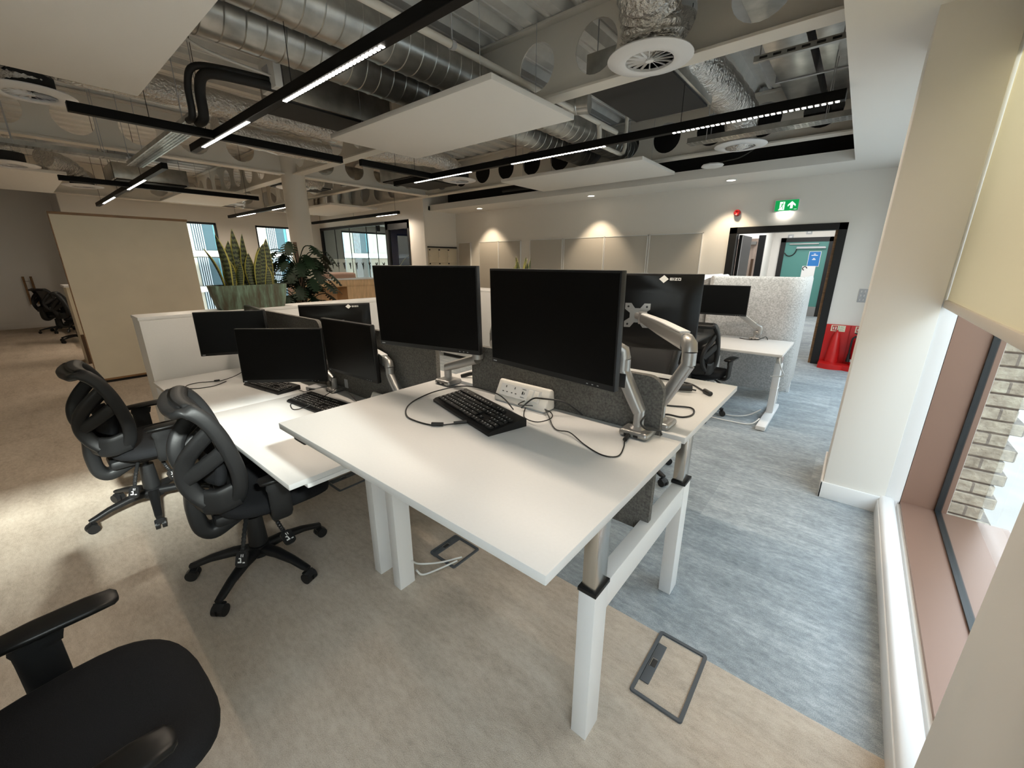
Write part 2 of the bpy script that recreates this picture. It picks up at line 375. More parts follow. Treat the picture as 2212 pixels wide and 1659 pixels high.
def spline(P, n):
    P = [Vector(p) for p in P]; out = []
    for i in range(len(P) - 1):
        a, b, c, d = P[max(i - 1, 0)], P[i], P[i + 1], P[min(i + 2, len(P) - 1)]
        for k in range(n):
            t = k / n
            out.append(0.5 * ((2 * b) + (c - a) * t + (2 * a - 5 * b + 4 * c - d) * t * t + (3 * b - a - 3 * c + d) * t ** 3))
    out.append(P[-1]); return out
def tag(o, label, cat=None, group=None, kind=None):
    o['label'] = label
    if cat: o['category'] = cat
    if group: o['group'] = group
    if kind: o['kind'] = kind
    return o
def struct(o, label=None):
    o['kind'] = 'structure'
    if label: o['label'] = label
    return o
def thing(name, label, cat, loc=(0, 0, 0), rz=0, group=None):
    o = bpy.data.objects.new(name, None); COL.objects.link(o); o.location = loc; o.rotation_euler = (0, 0, rz); o.empty_display_size = 0.05
    return tag(o, label, cat, group)
def dup(root, loc=None, rz=None, label=None, group=None, skip=()):
    def cp(o, par):
        c = o.copy(); COL.objects.link(c); c.parent = par
        for ch in o.children: cp(ch, c)
        return c
    r = cp(root, None)
    if loc is not None: r.location = loc
    if rz is not None: r.rotation_euler = (0, 0, rz)
    if label: r['label'] = label
    if group: r['group'] = group
    return r
def rounded_rect(w, h, r, n=5):
    pts = []
    for cx_, cy_, a0 in ((w / 2 - r, h / 2 - r, 0), (-w / 2 + r, h / 2 - r, 90), (-w / 2 + r, -h / 2 + r, 180), (w / 2 - r, -h / 2 + r, 270)):
        for k in range(n + 1):
            a = RAD(a0 + 90 * k / n); pts.append((cx_ + r * cos(a), cy_ + r * sin(a)))
    return pts
def frame_mx(o, x, y):
    """matrix with local x->x, y->y, z->x cross y at origin o"""
    x = Vector(x).normalized(); y = Vector(y).normalized(); z = x.cross(y)
    return Matrix(((x.x, y.x, z.x, o[0]), (x.y, y.y, z.y, o[1]), (x.z, y.z, z.z, o[2]), (0, 0, 0, 1)))
YW = 7.85     # wall with the door
# ================================================================ room shell
struct(MB().b2((-15.5, -3.3, -0.12), (0.36, 15.3, 0)).build('floor', M['carpet'], angle=0))
def deck():
    b = MB(); pts = []; x = -15.6
    prof = [(0, 0), (0.03, 0), (0.035, 0.012), (0.045, 0.012), (0.05, 0), (0.15, 0), (0.185, 0.085), (0.275, 0.085)]
    while x < 0.7:
        for dx, z in prof: pts.append((x + dx, 3.60 + z))
        pts.append((x + 0.31, 3.60)); x += 0.311
    A = [b.bm.verts.new((p[0], -3.3, p[1])) for p in pts]; B = [b.bm.verts.new((p[0], 8.0, p[1])) for p in pts]
    for i in range(len(pts) - 1): b.bm.faces.new((A[i], A[i + 1], B[i + 1], B[i]))
    b.b2((-15.7, -3.4, 3.75), (0.8, 8.1, 3.9))
    return b.build('ceiling', M['deck'], angle=20)
struct(deck())
# --- right hand (window) wall
def wallbox(name, boxes, m='paint', label=None):
    b = MB()
    for p, q in boxes: b.b2(p, q)
    return struct(b.build(name, M[m], angle=0), label)
wallbox('wall_right', [((0.36, -3.3, -0.1), (0.66, -2.55, 3.75)), ((0.36, 0.45, -0.1), (0.659, 1.285, 3.75)), ((0.36, 3.75, -0.1), (0.659, 4.1, 3.75)),
                       ((0.36, 7.4, -0.1), (0.66, 8.0, 3.75)), ((0.361, -2.55, 2.62), (0.66, 7.4, 3.75)),
                       ((0.361, -2.55, -0.1), (0.66, 0.45, 0.09)), ((0.361, 4.1, -0.1), (0.66, 7.4, 0.09)), ((0.44, 1.285, -0.1), (0.66, 3.25, 0.09)),
                       ((0.364, 3.2501, -0.1), (0.658, 3.751, 3.75))])
pier = MB().b2((0.066, 3.22, 0), (0.377, 3.80, 2.76), bev=0.004)
struct(pier.build('pier', M['paint']), 'white boxed pier beside the window')
sk = MB().b2((0.052, 3.206, 0), (0.36, 3.2199, 0.115), bev=0.004).b2((0.052, 3.206, 0), (0.0659, 3.80, 0.115), bev=0.004)
struct(sk.build('baseboard_pier', M['skirt']))
# door wall
DX0, DX1, DZ = -1.79, -0.25, 2.08
wallbox('wall_back', [((-8.4, YW, 0), (DX0, YW + 0.15, 3.75)), ((DX1, YW, 0), (0.7, YW + 0.15, 3.75)), ((DX0, YW, DZ), (DX1, YW + 0.15, 3.75))])
struct(MB().b2((-8.4, YW - 0.014, 0), (DX0, YW - 0.0005, 0.1)).b2((0.2, YW - 0.014, 0), (0.36, YW - 0.0005, 0.1)).build('baseboard_back', M['skirt']))
wallbox('wall_lockers', [((-8.55, 6.8, 0), (-8.4, YW + 0.15, 3.75))])
wallbox('wall_glass', [((-9.0, 6.8, 0), (-8.551, 6.95, 3.75)), ((-13.6, 6.8, 2.57), (-9.0, 6.95, 3.75))])
wallbox('wall_left', [((-13.75, 1.1, -0.1), (-13.6, 2.5, 3.75)), ((-13.75, 3.95, 0.12), (-13.6, 4.9, 2.55)), ((-13.75, 6.1, -0.1), (-13.6, 7.5, 2.55)), ((-13.75, 9.4, -0.1), (-13.6, 11.2, 3.75)),
                      ((-13.75, 2.5, 2.55), (-13.6, 9.4, 3.75)), ((-13.75, 2.5, -0.1), (-13.6, 6.1, 0.12)), ((-13.75, 7.5, -0.1), (-13.6, 9.4, 0.12))])
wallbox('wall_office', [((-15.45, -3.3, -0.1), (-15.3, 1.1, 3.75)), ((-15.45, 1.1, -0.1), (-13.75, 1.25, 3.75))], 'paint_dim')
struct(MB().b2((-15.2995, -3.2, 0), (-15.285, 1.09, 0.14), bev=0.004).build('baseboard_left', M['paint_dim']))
wallbox('wall_front', [((-15.5, -3.35, -0.1), (0.7, -3.2, 3.75))])
# room behind the glass: dark blue back wall, pale ceiling
wallbox('wall_meeting', [((-13.6, 11.05, 0), (-8.4, 11.2, 3.75)), ((-8.62, 6.96, 0), (-8.552, 11.2, 3.75))], 'navy')
wallbox('ceiling_meeting', [((-13.75, 6.95, 2.75), (-8.4, 11.2, 2.85))], 'soffit')
struct(MB().b2((-13.599, 9.42, 0), (-13.585, 11.05, 2.74)).build('trim_navy', M['navy']))
arc = MB(); arc.tube([(-13.57 + 0.0, 9.55 + 1.5 * (i / 16), 1.2 + 0.62 * sin(pi * i / 16)) for i in range(17)], 0.012, 6)
arc.tube([(-13.3 + 4.2 * i / 20, 11.035, 0.6 + 1.35 * sin(pi * i / 20)) for i in range(21)], 0.016, 6)
struct(arc.build('trim_gold_arch', M['gold']))
# bulkheads (lower plaster ceilings along the window and door walls)
struct(MB().b2((-0.30, -3.3, 2.74), (0.3605, 7.85, 3.75)).b2((0.36, 1.2, 2.74), (0.37, 7.4, 3.75)).build('bulkhead', M['soffit'], angle=0), 'plaster bulkhead ceiling along the window wall')
struct(MB().b2((-9.0, 7.01, 2.74), (-0.30, 7.8499, 2.87)).build('bulkhead', M['soffit'], angle=0), 'plaster bulkhead ceiling over the pinboards')
struct(MB().b2((-8.39, 7.60, 2.87), (-0.31, 7.845, 3.74)).build('trim_void_shade', M['void_shade'], angle=0))  # dark box paints the shade of the open void above the bulkhead
# corridor behind the door
wallbox('wall_corridor', [((-2.35, 8.0, 0), (-2.2, 9.05, 2.6)), ((-2.35, 9.05, 2.05), (-2.2, 10.05, 2.6)), ((-2.35, 10.05, 0), (-2.2, 15.1, 2.6)), ((-0.16, 8.0, 0), (-0.01, 15.1, 2.6)), ((-2.35, 15.0, 0), (-0.01, 15.15, 2.6)), ((-3.2, 9.05, 0), (-3.05, 10.05, 2.6))])
wallbox('ceiling_corridor', [((-3.2, 8.0, 2.6), (-0.01, 15.15, 2.7))], 'soffit')
area('corridor_fill', (-1.2, 12.6, 2.55), (0, 0, -1), 1.2, 3.5, 52, (0.98, 0.99, 1.0))  # added fill lamps that brighten the corridor; no fitting is modelled
area('corridor_fill', (-1.2, 9.2, 2.55), (0, 0, -1), 1.0, 1.2, 16, (0.98, 0.99, 1.0))
area('meeting_room_light', (-11, 9.2, 2.7), (0, 0, -1), 2, 2, 20, (1, 0.9, 0.75))

# ---------------- windows on the right
def window_r(n, y0, y1, z0=0.09, z1=2.62):
    w = thing('window_%d' % n, 'floor to ceiling window with copper coloured frame', None, (0.55, (y0 + y1) / 2, z0)); w['kind'] = 'structure'
    f = MB()  # deep copper reveal boards
    f.b2((0.452, y0 + 0.001, z0 + 0.006), (0.604, y0 + 0.014, z1)).b2((0.452, y1 - 0.014, z0 + 0.006), (0.604, y1 - 0.001, z1)).b2((0.452, y0, z1 - 0.014), (0.604, y1, z1 - 0.001)).b2((0.452, y0, z0 + 0.001), (0.604, y1, z0 + 0.02))
    f.b2((0.628, y0, z0), (0.665, y0 + 0.05, z1)).b2((0.628, y1 - 0.006, z0), (0.655, y1 + 0.03, z1)).b2((0.628, y0, z0 - 0.03), (0.90, y1, z0 + 0.012))
    f.build('reveal', M['copper'], w)
    g = MB(); g.b2((0.600, y0, z0), (0.628, y0 + 0.035, z1)).b2((0.600, y1 - 0.035, z0), (0.628, y1, z1)).b2((0.600, y0, z0), (0.628, y1, z0 + 0.03)).b2((0.600, y0, z1 - 0.03), (0.628, y1, z1))
    g.build('gasket', M['gasket'], w)
    MB().b2((0.612, y0 + 0.03, z0 + 0.025), (0.616, y1 - 0.03, z1 - 0.025)).build('glass_pane', M['glass'], w, angle=0)
    return w
window_r(1, 1.285, 3.25); window_r(2, -2.55, 0.45); window_r(6, 4.1, 7.4)
# white upstand sill and jamb of window 1
up = MB(); up.prism([(0.344, 0), (0.360, 0), (0.360, 0)], 0.001) if False else None
up = MB().b2((0.345, 1.29, 0), (0.362, 3.215, 0.095), bev=0.003).b2((0.350, 1.29, 0.0), (0.425, 3.24, 0.122), bev=0.022, seg=4)
struct(up.build('trim_sill', M['sill_white'], angle=60))
struct(MB().b2((0.377, 3.236, 0.0), (0.450, 3.2499, 2.62), bev=0.003).build('trim_jamb', M['sill_white']))
bl = thing('roller_blind', 'cream roller blind half lowered over the window', 'blind', (0.40, 2.25, 1.32))
m_, t_, b_ = nmat('blind_cloth'); t_.nodes.remove(b_)
df = t_.nodes.new('ShaderNodeBsdfDiffuse'); df.inputs[0].default_value = (0.70, 0.62, 0.45, 1); tl = t_.nodes.new('ShaderNodeBsdfTranslucent'); tl.inputs[0].default_value = (0.78, 0.66, 0.42, 1)
mxs = t_.nodes.new('ShaderNodeMixShader'); mxs.inputs[0].default_value = 0.16; t_.links.new(df.outputs[0], mxs.inputs[1]); t_.links.new(tl.outputs[0], mxs.inputs[2])
t_.links.new(mxs.outputs[0], [n for n in t_.nodes if n.type == 'OUTPUT_MATERIAL'][0].inputs[0])
MB().grid(lambda u, v: (0.392 + 0.002 * sin(u * 9), 1.295 + 1.938 * u, 1.335 + 1.27 * v), 12, 4).build('cloth', m_, bl)
MB().b2((0.382, 1.295, 1.293), (0.402, 3.232, 1.336), bev=0.008).build('bottom_bar', M['blind_bar'], bl)
MB().cyl((0.41, 1.295, 2.60), (0.41, 3.205, 2.60), 0.022).build('roller_tube', M['blind_bar'], bl)
# ---------------- outside on the right
def pilaster():
    b = MB(); z = -0.2
    k = 0
    while z < 4.2:
        ex = 0.842 if k % 2 else 0.80
        b.b2((0.66, 3.285 + random.uniform(-0.004, 0.004), z + 0.004), (ex + random.uniform(-0.012, 0.012), 3.9, z + 0.071), bev=0.006, seg=1)
        z += 0.075; k += 1
    b.b2((0.66, 3.30, -0.2), (0.79, 3.9, 4.2))
    return b.build('pilaster', M['brick'], angle=30)
struct(pilaster(), 'buff brick pilaster outside the window')
struct(MB().b2((0.86, -14, -0.35), (40, 30, -0.3)).build('pavement', M['paving'], angle=0), 'pale paving outside the window')
struct(MB().b2((12.5, -30, -0.3), (16, 30, 8.75)).build('neighbour_building', M['brick'], angle=0), 'brick building across the street')
# ---------------- left windows and the facade across the courtyard
def window_l(n, y0, y1):
    w = thing('window_%d' % n, 'tall window in the far left wall', None, (-13.67, (y0 + y1) / 2, 0.12)); w['kind'] = 'structure'
    f = MB()
    for a, c in (((-13.70, y0, 0.12), (-13.64, y0 + 0.05, 2.55)), ((-13.70, y1 - 0.05, 0.12), (-13.64, y1, 2.55)), ((-13.70, y0, 2.50), (-13.64, y1, 2.55)), ((-13.70, y0, 0.12), (-13.64, y1, 0.17))): f.b2(a, c)
    f.build('window_frame', M['gasket'], w)
    MB().b2((-13.672, y0 + 0.045, 0.165), (-13.668, y1 - 0.045, 2.505)).build('glass_pane', M['glass'], w, angle=0)
    area('window_portal', (-13.78, (y0 + y1) / 2, 1.33), (1, 0, 0), y1 - y0, 2.4, 1, (1, 1, 1), portal=True)
window_l(3, 2.5, 3.95); window_l(4, 4.9, 6.1); window_l(5, 7.5, 9.4)
fb = thing('facade', 'pale facade with glazed bays across the courtyard', None, (-20, 8, -3)); fb['kind'] = 'structure'
MB().b2((-20.6, -8, -3), (-20.0, 28, 14)).build('wall', M['facade'], fb, angle=0)
for z0 in (-0.9, 0.40, 1.75, 3.10):
    MB().b2((-20.0, -8, z0), (-19.90, 28, z0 + 0.22)).build('band', M['facade_band'], fb, angle=0)
    for y0 in (4.95, 7.6, 10.2, 11.6):
        MB().b2((-20.0, y0, z0 + 0.24), (-19.97, y0 + 0.85, z0 + 1.32)).build('window', M['facade_glass'], fb, angle=0)
        fi = MB()
        for k in range(5): fi.b2((-19.96, y0 + 0.02 + k * 0.07, z0 + 0.24), (-19.90, y0 + 0.05 + k * 0.07, z0 + 1.32))
        fi.b2((-19.96, y0 + 0.80, z0 + 0.24), (-19.90, y0 + 0.86, z0 + 1.32))
        fi.build('fins', M['facade_fin'], fb, angle=0)
        MB().b2((-19.968, y0 + 0.70, z0 + 0.3), (-19.96, y0 + 0.79, z0 + 1.28)).build('panel', M['facade_teal'], fb, angle=0)
# ---------------- door 1 (black frame) and corridor doors
d1 = thing('door_1', 'black framed doorway to the corridor', None, (-1.02, YW, 0)); d1['kind'] = 'structure'
f = MB()
f.b2((DX0, YW - 0.02, 0), (DX0 + 0.11, YW + 0.17, DZ)).b2((DX1 - 0.10, YW - 0.02, 0), (DX1, YW + 0.17, DZ)).b2((DX0, YW - 0.02, DZ - 0.095), (DX1, YW + 0.17, DZ))
f.build('door_frame', M['black'], d1)
MB().b2((DX1 - 0.135, YW + 0.03, 0), (DX1 - 0.10, YW + 0.16, DZ - 0.095)).build('door_lining', M['oak'], d1)
# open leaf folded back on the left
lf = MB().b2((DX0 + 0.115, YW + 0.18, 0.01), (DX0 + 0.16, YW + 0.98, DZ - 0.11)).build('door_leaf', M['black'], d1)
MB().b2((DX0 + 0.1601, YW + 0.20, 0.01), (DX0 + 0.163, YW + 0.22, DZ - 0.12)).build('edge_strip', M['skirt'], lf)
d2 = thing('door_2', 'wooden door standing open on the corridor wall', None, (-2.2, 9.5, 0)); d2['kind'] = 'structure'
MB().b2((-2.23, 9.05, 0), (-2.17, 9.12, 2.06)).b2((-2.23, 9.98, 0), (-2.17, 10.06, 2.06)).b2((-2.23, 9.05, 1.99), (-2.17, 10.06, 2.06)).build('door_frame', M['black'], d2)
lf = MB().b2((-2.16, 10.0, 0.01), (-1.72, 10.045, 2.0)).build('door_leaf', M['doorwood'], d2)
MB().b2((-1.80, 9.985, 0.9), (-1.755, 9.9995, 1.6)).build('vision_panel', M['walnut'], lf)
MB().b2((-1.95, 9.90, 1.88), (-1.74, 9.9995, 1.94)).build('door_closer', M['silver'], lf)
MB().b2((-1.72, 10.0, 0), (-1.60, 10.05, 2.06)).build('door_edge', M['black'], d2)
d3 = thing('door_3', 'teal door with blue notice at the end of the corridor', None, (-1.32, 15.0, 0)); d3['kind'] = 'structure'
MB().b2((-1.98, 14.96, 0), (-1.85, 15.0, 2.22)).b2((-0.82, 14.96, 0), (-0.66, 15.0, 2.22)).b2((-1.98, 14.96, 2.10), (-0.66, 15.0, 2.22)).build('door_frame', M['black'], d3)
lf = MB().b2((-1.85, 14.975, 0), (-0.82, 14.995, 2.10)).build('door_leaf', M['teal'], d3)
MB().b2((-1.75, 14.93, 2.03), (-1.05, 14.974, 2.06)).build('door_closer', M['silver'], lf)
MB().b2((-1.55, 14.90, 1.945), (-0.88, 14.93, 1.965)).b2((-1.56, 14.89, 1.915), (-0.87, 14.974, 1.944)).build('closer_arm', M['grey_plate'], lf)
MB().b2((-1.85, 14.974, 0.0), (-0.82, 14.9755, 0.28)).build('kick_plate', M['silver'], lf)
MB().tube([(-1.84, 14.96, 1.80), (-1.76, 14.95, 1.72), (-1.66, 14.95, 1.72), (-1.58, 14.95, 1.80), (-1.55, 14.95, 1.93)], 0.014, 6, smooth=4).build('closer_cable', M['cable'], lf)
MB().b2((-1.335, 14.962, 1.10), (-1.02, 14.9745, 1.43)).build('white_notice', M['logo'], lf)
MB().tube([(-1.27 + 0.05 * cos(i * 0.5), 14.960, 1.36 + 0.05 * sin(i * 0.5)) for i in range(10)], 0.012, 6).build('notice_symbol', M['black'], lf)
sg = MB().b2((-1.23, 14.968, 1.42), (-0.955, 14.9745, 1.83)).build('notice', M['blue_sign'], lf)
nb = MB()
for a, z, w in ((0, 1.75, 0.05), (0, 1.715, 0.15), (0, 1.63, 0.05), (0, 1.60, 0.085)):
    nb.b2((-1.095 - w / 2, 14.966, z), (-1.095 + w / 2, 14.9679, z + 0.018))
for p, q in (((-1.235, 14.966, 1.415), (-1.225, 14.9679, 1.835)), ((-0.96, 14.966, 1.415), (-0.95, 14.9679, 1.835)), ((-1.235, 14.966, 1.415), (-0.95, 14.9679, 1.425)), ((-1.235, 14.966, 1.825), (-0.95, 14.9679, 1.835))): nb.b2(p, q)
nb.build('notice_print', M['logo'], lf)
# black framed glass wall of the meeting room
gw = thing('door_4', 'black framed glass wall of the dark blue meeting room', None, (-11.3, 6.8, 0)); gw['kind'] = 'structure'
f = MB()
for p, q in (((-13.6, 6.78, 0), (-13.52, 6.86, 2.57)), ((-9.06, 6.78, 0), (-9.0, 6.86, 2.57)), ((-13.6, 6.78, 2.50), (-9.0, 6.86, 2.57)), ((-10.02, 6.78, 0), (-9.90, 6.86, 2.57)), ((-10.0, 6.78, 2.36), (-9.0, 6.86, 2.57))): f.b2(p, q)
f.build('door_frame', M['black'], gw)
MB().b2((-13.55, 6.82, 0), (-9.99, 6.826, 2.52)).b2((-9.9, 6.82, 0), (-9.05, 6.826, 2.38)).build('glass_pane', M['glass_dark'], gw, angle=0)
MB().b2((-13.52, 6.812, 0.02), (-10.03, 6.816, 1.63)).build('frosted_film', M['frosted'], gw, angle=0)
jl = MB()
for x in (-12.75, -11.9, -11.0, -10.5): jl.b2((x, 6.808, 0.02), (x + 0.012, 6.828, 2.5))
jl.build('glass_joint', M['gasket'], gw, angle=0)
fg = MB()   # row of small dark sprig motifs on the film
for k in range(9):
    x = -13.1 + k * 0.355
    for a, l in ((60, 0.10), (120, 0.09), (-80, 0.12), (-30, 0.06)):
        e = Vector((cos(RAD(a)), 0, sin(RAD(a)))) * l
        fg.tube([(x, 6.806, 1.45), (x + e.x * 0.6 + 0.01, 6.806, 1.45 + e.z * 0.5), (x + e.x, 6.806, 1.45 + e.z)], [0.012, 0.016, 0.005], 5)
fg.build('film_motif', M['gasket'], gw)
hd = MB()
for x in (-11.35, -10.85, -10.4, -9.5): hd.b2((x - 0.04, 7.4, 2.42), (x + 0.04, 7.48, 2.60)); hd.b2((x - 0.012, 7.43, 2.58), (x + 0.012, 7.45, 2.75))
struct(hd.build('trim_spotlights', M['black']))

# ---------------------------------------------------------------- column and cellular beams
struct(MB().cyl((-8.03, 3.64, 0), (-8.03, 3.64, 3.62), 0.19, seg=40).build('column', M['steel_paint'], angle=50), 'round painted steel column')
def beam(name, p0, p1, zb, zt, w, first, pitch=0.623, r=0.20, label=None):
    """cellular beam from p0 to p1 (xy), web with circular holes starting at 'first' metres"""
    p0, p1 = Vector((*p0, 0)), Vector((*p1, 0)); d = (p1 - p0); L = d.length; d.normalize(); nrm = Vector((-d.y, d.x, 0))
    b = MB(); zc = (zb + zt) / 2
    def P(s, z, o=0): return p0 + d * s + nrm * o + Vector((0, 0, z))
    cells = []; s = first
    while s + pitch / 2 < L: cells.append(s); s += pitch
    N = 24; th = 0.006
    for o in (-th, th):
        last = 0.0
        for c in cells:
            a, e = c - pitch / 2, c + pitch / 2
            if a - last > 1e-4: b.quad(P(last, zb, o), P(a, zb, o), P(a, zt, o), P(last, zt, o))
            last = e
            inn = [b.bm.verts.new(P(c + r * cos(2 * pi * k / N), zc + r * sin(2 * pi * k / N), o)) for k in range(N)]
            out = []
            for k in range(N):
                t = 2 * pi * k / N; ca, sa = cos(t), sin(t); hx, hz = pitch / 2, (zt - zb) / 2
                f_ = min(hx / abs(ca) if abs(ca) > 1e-6 else 1e9, hz / abs(sa) if abs(sa) > 1e-6 else 1e9)
                out.append(b.bm.verts.new(P(c + f_ * ca, zc + f_ * sa, o)))
            for k in range(N): b.bm.faces.new((inn[k], inn[(k + 1) % N], out[(k + 1) % N], out[k]))
            for cx_, cz_ in ((1, 1), (-1, 1), (-1, -1), (1, -1)):   # fill the cell corners
                a0 = math.atan2(cz_ * (zt - zb) / 2, cx_ * pitch / 2) % (2 * pi); k0 = int(a0 / (2 * pi) * N)
                cv = b.bm.verts.new(P(c + cx_ * pitch / 2, zc + cz_ * (zt - zb) / 2, o)); b.bm.faces.new((out[k0], out[(k0 + 1) % N], cv))
        if L - last > 1e-4: b.quad(P(last, zb, o), P(L, zb, o), P(L, zt, o), P(last, zt, o))
    for c in cells:
        A = [b.bm.verts.new(P(c + r * cos(2 * pi * k / N), zc + r * sin(2 * pi * k / N), -th)) for k in range(N)]
        B = [b.bm.verts.new(P(c + r * cos(2 * pi * k / N), zc + r * sin(2 * pi * k / N), th)) for k in range(N)]
        for k in range(N): b.bm.faces.new((A[k], A[(k + 1) % N], B[(k + 1) % N], B[k]))
    ang = math.atan2(d.y, d.x); R = Matrix.Rotation(ang, 3, 'Z'); mid = (p0 + p1) / 2
    b.box((mid.x, mid.y, zb - 0.011), (L, w, 0.022), R, bev=0.002, seg=1); b.box((mid.x, mid.y, zt + 0.011), (L, w, 0.022), R, bev=0.002, seg=1)
    return struct(b.build(name, M['steel_paint'], angle=30, fix=False), label)
ZB, ZT = 3.005, 3.57
beam('beam', (-7.90, 3.64), (0.2, 3.64), ZB, ZT, 0.168, (7.90 - 2.08 - 0.623 * 9) + 0.0, label='painted cellular steel beam nearest the camera')
beam('beam', (-13.6, 3.64), (-8.16, 3.64), ZB, ZT, 0.168, 0.5, label='painted cellular steel beam left of the column')
beam('beam', (-13.6, 6.68), (0.2, 6.68), ZB, ZT, 0.168, 0.45, label='painted cellular steel beam before the door wall')
beam('beam', (-8.03, -3.2), (-8.03, 3.55), ZB, ZT, 0.168, 0.46, label='painted cellular steel beam running to the column')
beam('beam', (-8.03, 3.73), (-8.03, 6.59), ZB, ZT, 0.168, 0.5, label='short cellular steel beam behind the column')
beam('beam', (-13.4, -3.2), (-13.4, 6.6), ZB - 0.05, ZT, 0.168, 0.42, label='cellular steel beam above the far left windows')
beam('beam', (-13.3, 5.25), (-8.16, 5.25), ZB + 0.05, ZT, 0.12, 0.4, label='lighter cellular beam in the far bay')
# ================================================================ ceiling services
def spiral_duct(name, path, r, label, pitch=0.14, group=None):
    """spiral-wound duct: tube with raised seams"""
    P = [Vector(p) for p in path]; out = []; R = []
    for a, b in zip(P, P[1:]):
        L = (b - a).length; n = max(1, int(L / pitch))
        for k in range(n):
            t = k / n
            for dt, rr in ((0, r), (0.006 / L, r + 0.005), (0.012 / L, r)):
                out.append(a.lerp(b, t + dt)); R.append(rr)
    out.append(P[-1]); R.append(r)
    b = MB(); b.tube(out, R, 30); return tag(b.build(name, M['galv'], angle=24), label, 'duct', group)
spiral_duct('spiral_duct', [(-3.33, -3.1, 3.285), (-3.33, 7.0, 3.285)], 0.192, 'large spiral ventilation duct nearest the white pipe, right one of the pair', group=None)
spiral_duct('spiral_duct', [(-3.953, -3.1, 3.285), (-3.953, 7.0, 3.285)], 0.192, 'large spiral ventilation duct left one of the pair, above the lit track')
spiral_duct('spiral_duct', [(-3.16, 4.35, 3.22), (-2.62, 4.5, 3.20)], 0.10, 'short small branch duct beside the white ceiling pipe', pitch=0.12)
spiral_duct('spiral_duct', [(-8.6, 4.2, 3.27), (-8.6, 6.4, 3.27)], 0.17, 'short spiral duct end poking out behind the round column')
def foil(name, path, r, label, n=22):
    b = MB(); P = spline(path, 10); rnd = random.Random(len(label))
    b.tube(P, [r * (1 + 0.05 * sin(i * 1.9) + rnd.uniform(-.03, .03)) for i in range(len(P))], n)
    return tag(b.build(name, M['foil'], angle=60), label, 'duct')
foil('foil_duct', [(-1.46, 3.34, 2.95), (-1.46, 3.33, 3.06), (-1.45, 3.25, 3.22), (-1.38, 2.98, 3.34), (-1.25, 2.5, 3.35), (-1.0, 1.6, 3.35)], 0.205, 'fat foil duct curving up from the nearest round diffuser')
foil('foil_duct', [(-1.5, 3.86, 3.30), (-1.5, 4.4, 3.28), (-1.45, 5.2, 3.26), (-1.42, 5.9, 3.22), (-1.46, 6.2, 3.10), (-1.46, 6.31, 2.96)], 0.175, 'foil duct sloping down to the diffuser beside the exit route')
foil('foil_duct', [(-5.78, -0.9, 3.2), (-5.78, 0.8, 3.2), (-5.78, 2.3, 3.2), (-5.78, 3.3, 3.2)], 0.13, 'long foil covered duct running beside the black bent pipes')
foil('foil_duct', [(-5.95, 1.9, 3.0), (-6.0, 2.5, 2.97), (-6.0, 3.25, 2.97)], 0.12, 'short foil duct stub below the long foil duct near the column')
foil('foil_duct', [(-5.88, 5.6, 2.95), (-5.88, 5.55, 3.1), (-5.9, 5.2, 3.2), (-6.1, 4.7, 3.22), (-6.4, 4.0, 3.22)], 0.13, 'foil duct above the small diffuser behind the big ceiling panel')
foil('foil_duct', [(-5.88, 0.5, 2.95), (-5.88, 0.48, 3.2), (-5.88, 0.44, 3.5)], 0.17, 'upright foil duct above the left edge diffuser')
foil('foil_duct', [(-9.22, 0.38, 2.82), (-9.22, 0.36, 3.05), (-9.1, 0.25, 3.22), (-8.7, 0.0, 3.28)], 0.16, 'foil duct above the far left edge diffuser')
foil('foil_duct', [(-11.9, 1.36, 2.95), (-11.9, 1.33, 3.12), (-11.8, 1.2, 3.26), (-11.4, 0.9, 3.3)], 0.15, 'foil duct bending down above the cream partition')
foil('foil_duct', [(-9.0, 4.0, 2.98), (-9.0, 4.3, 3.1), (-9.4, 4.8, 3.2), (-10.2, 5.1, 3.2)], 0.15, 'bunched foil duct just right of the column')
foil('foil_duct', [(-13.1, 4.4, 2.96), (-13.0, 4.4, 3.15), (-12.6, 4.2, 3.25), (-12.0, 4.0, 3.25)], 0.15, 'far foil duct above the second small diffuser')
def diffuser(loc, label):
    d = thing('swirl_diffuser', label, 'air diffuser', loc)
    x, y, z = loc
    MB().lathe([(0.170, 0.02), (0.168, 0.0), (0.178, -0.006), (0.215, -0.006), (0.295, 0.012), (0.300, 0.016), (0.296, 0.024), (0.21, 0.03), (0.175, 0.045), (0.17, 0.02)], Matrix.Translation(loc), 40).build('rim', M['white_metal'], d, angle=50)
    b = MB()
    for k in range(16):
        a = 2 * pi * k / 16
        R = Matrix.Rotation(a, 3, 'Z') @ Matrix.Rotation(RAD(58), 3, 'X')
        b.box(Vector(loc) + Vector((cos(a) * 0.098, sin(a) * 0.098, 0.016)), (0.135, 0.024, 0.002), R)
    b.cyl((x, y, z + 0.0), (x, y, z + 0.03), 0.028, seg=16)
    b.build('vanes', M['white_metal'], d)
    MB().cyl((x, y, z + 0.05), (x, y, z + 0.16), 0.172, seg=32).build('neck', M['void_shade'], d, angle=50)  # neck coloured near black to paint the shade inside the diffuser
    return d
DF0 = diffuser((-1.463, 3.34, 2.93), 'round swirl diffuser largest and nearest, under the fat foil duct')
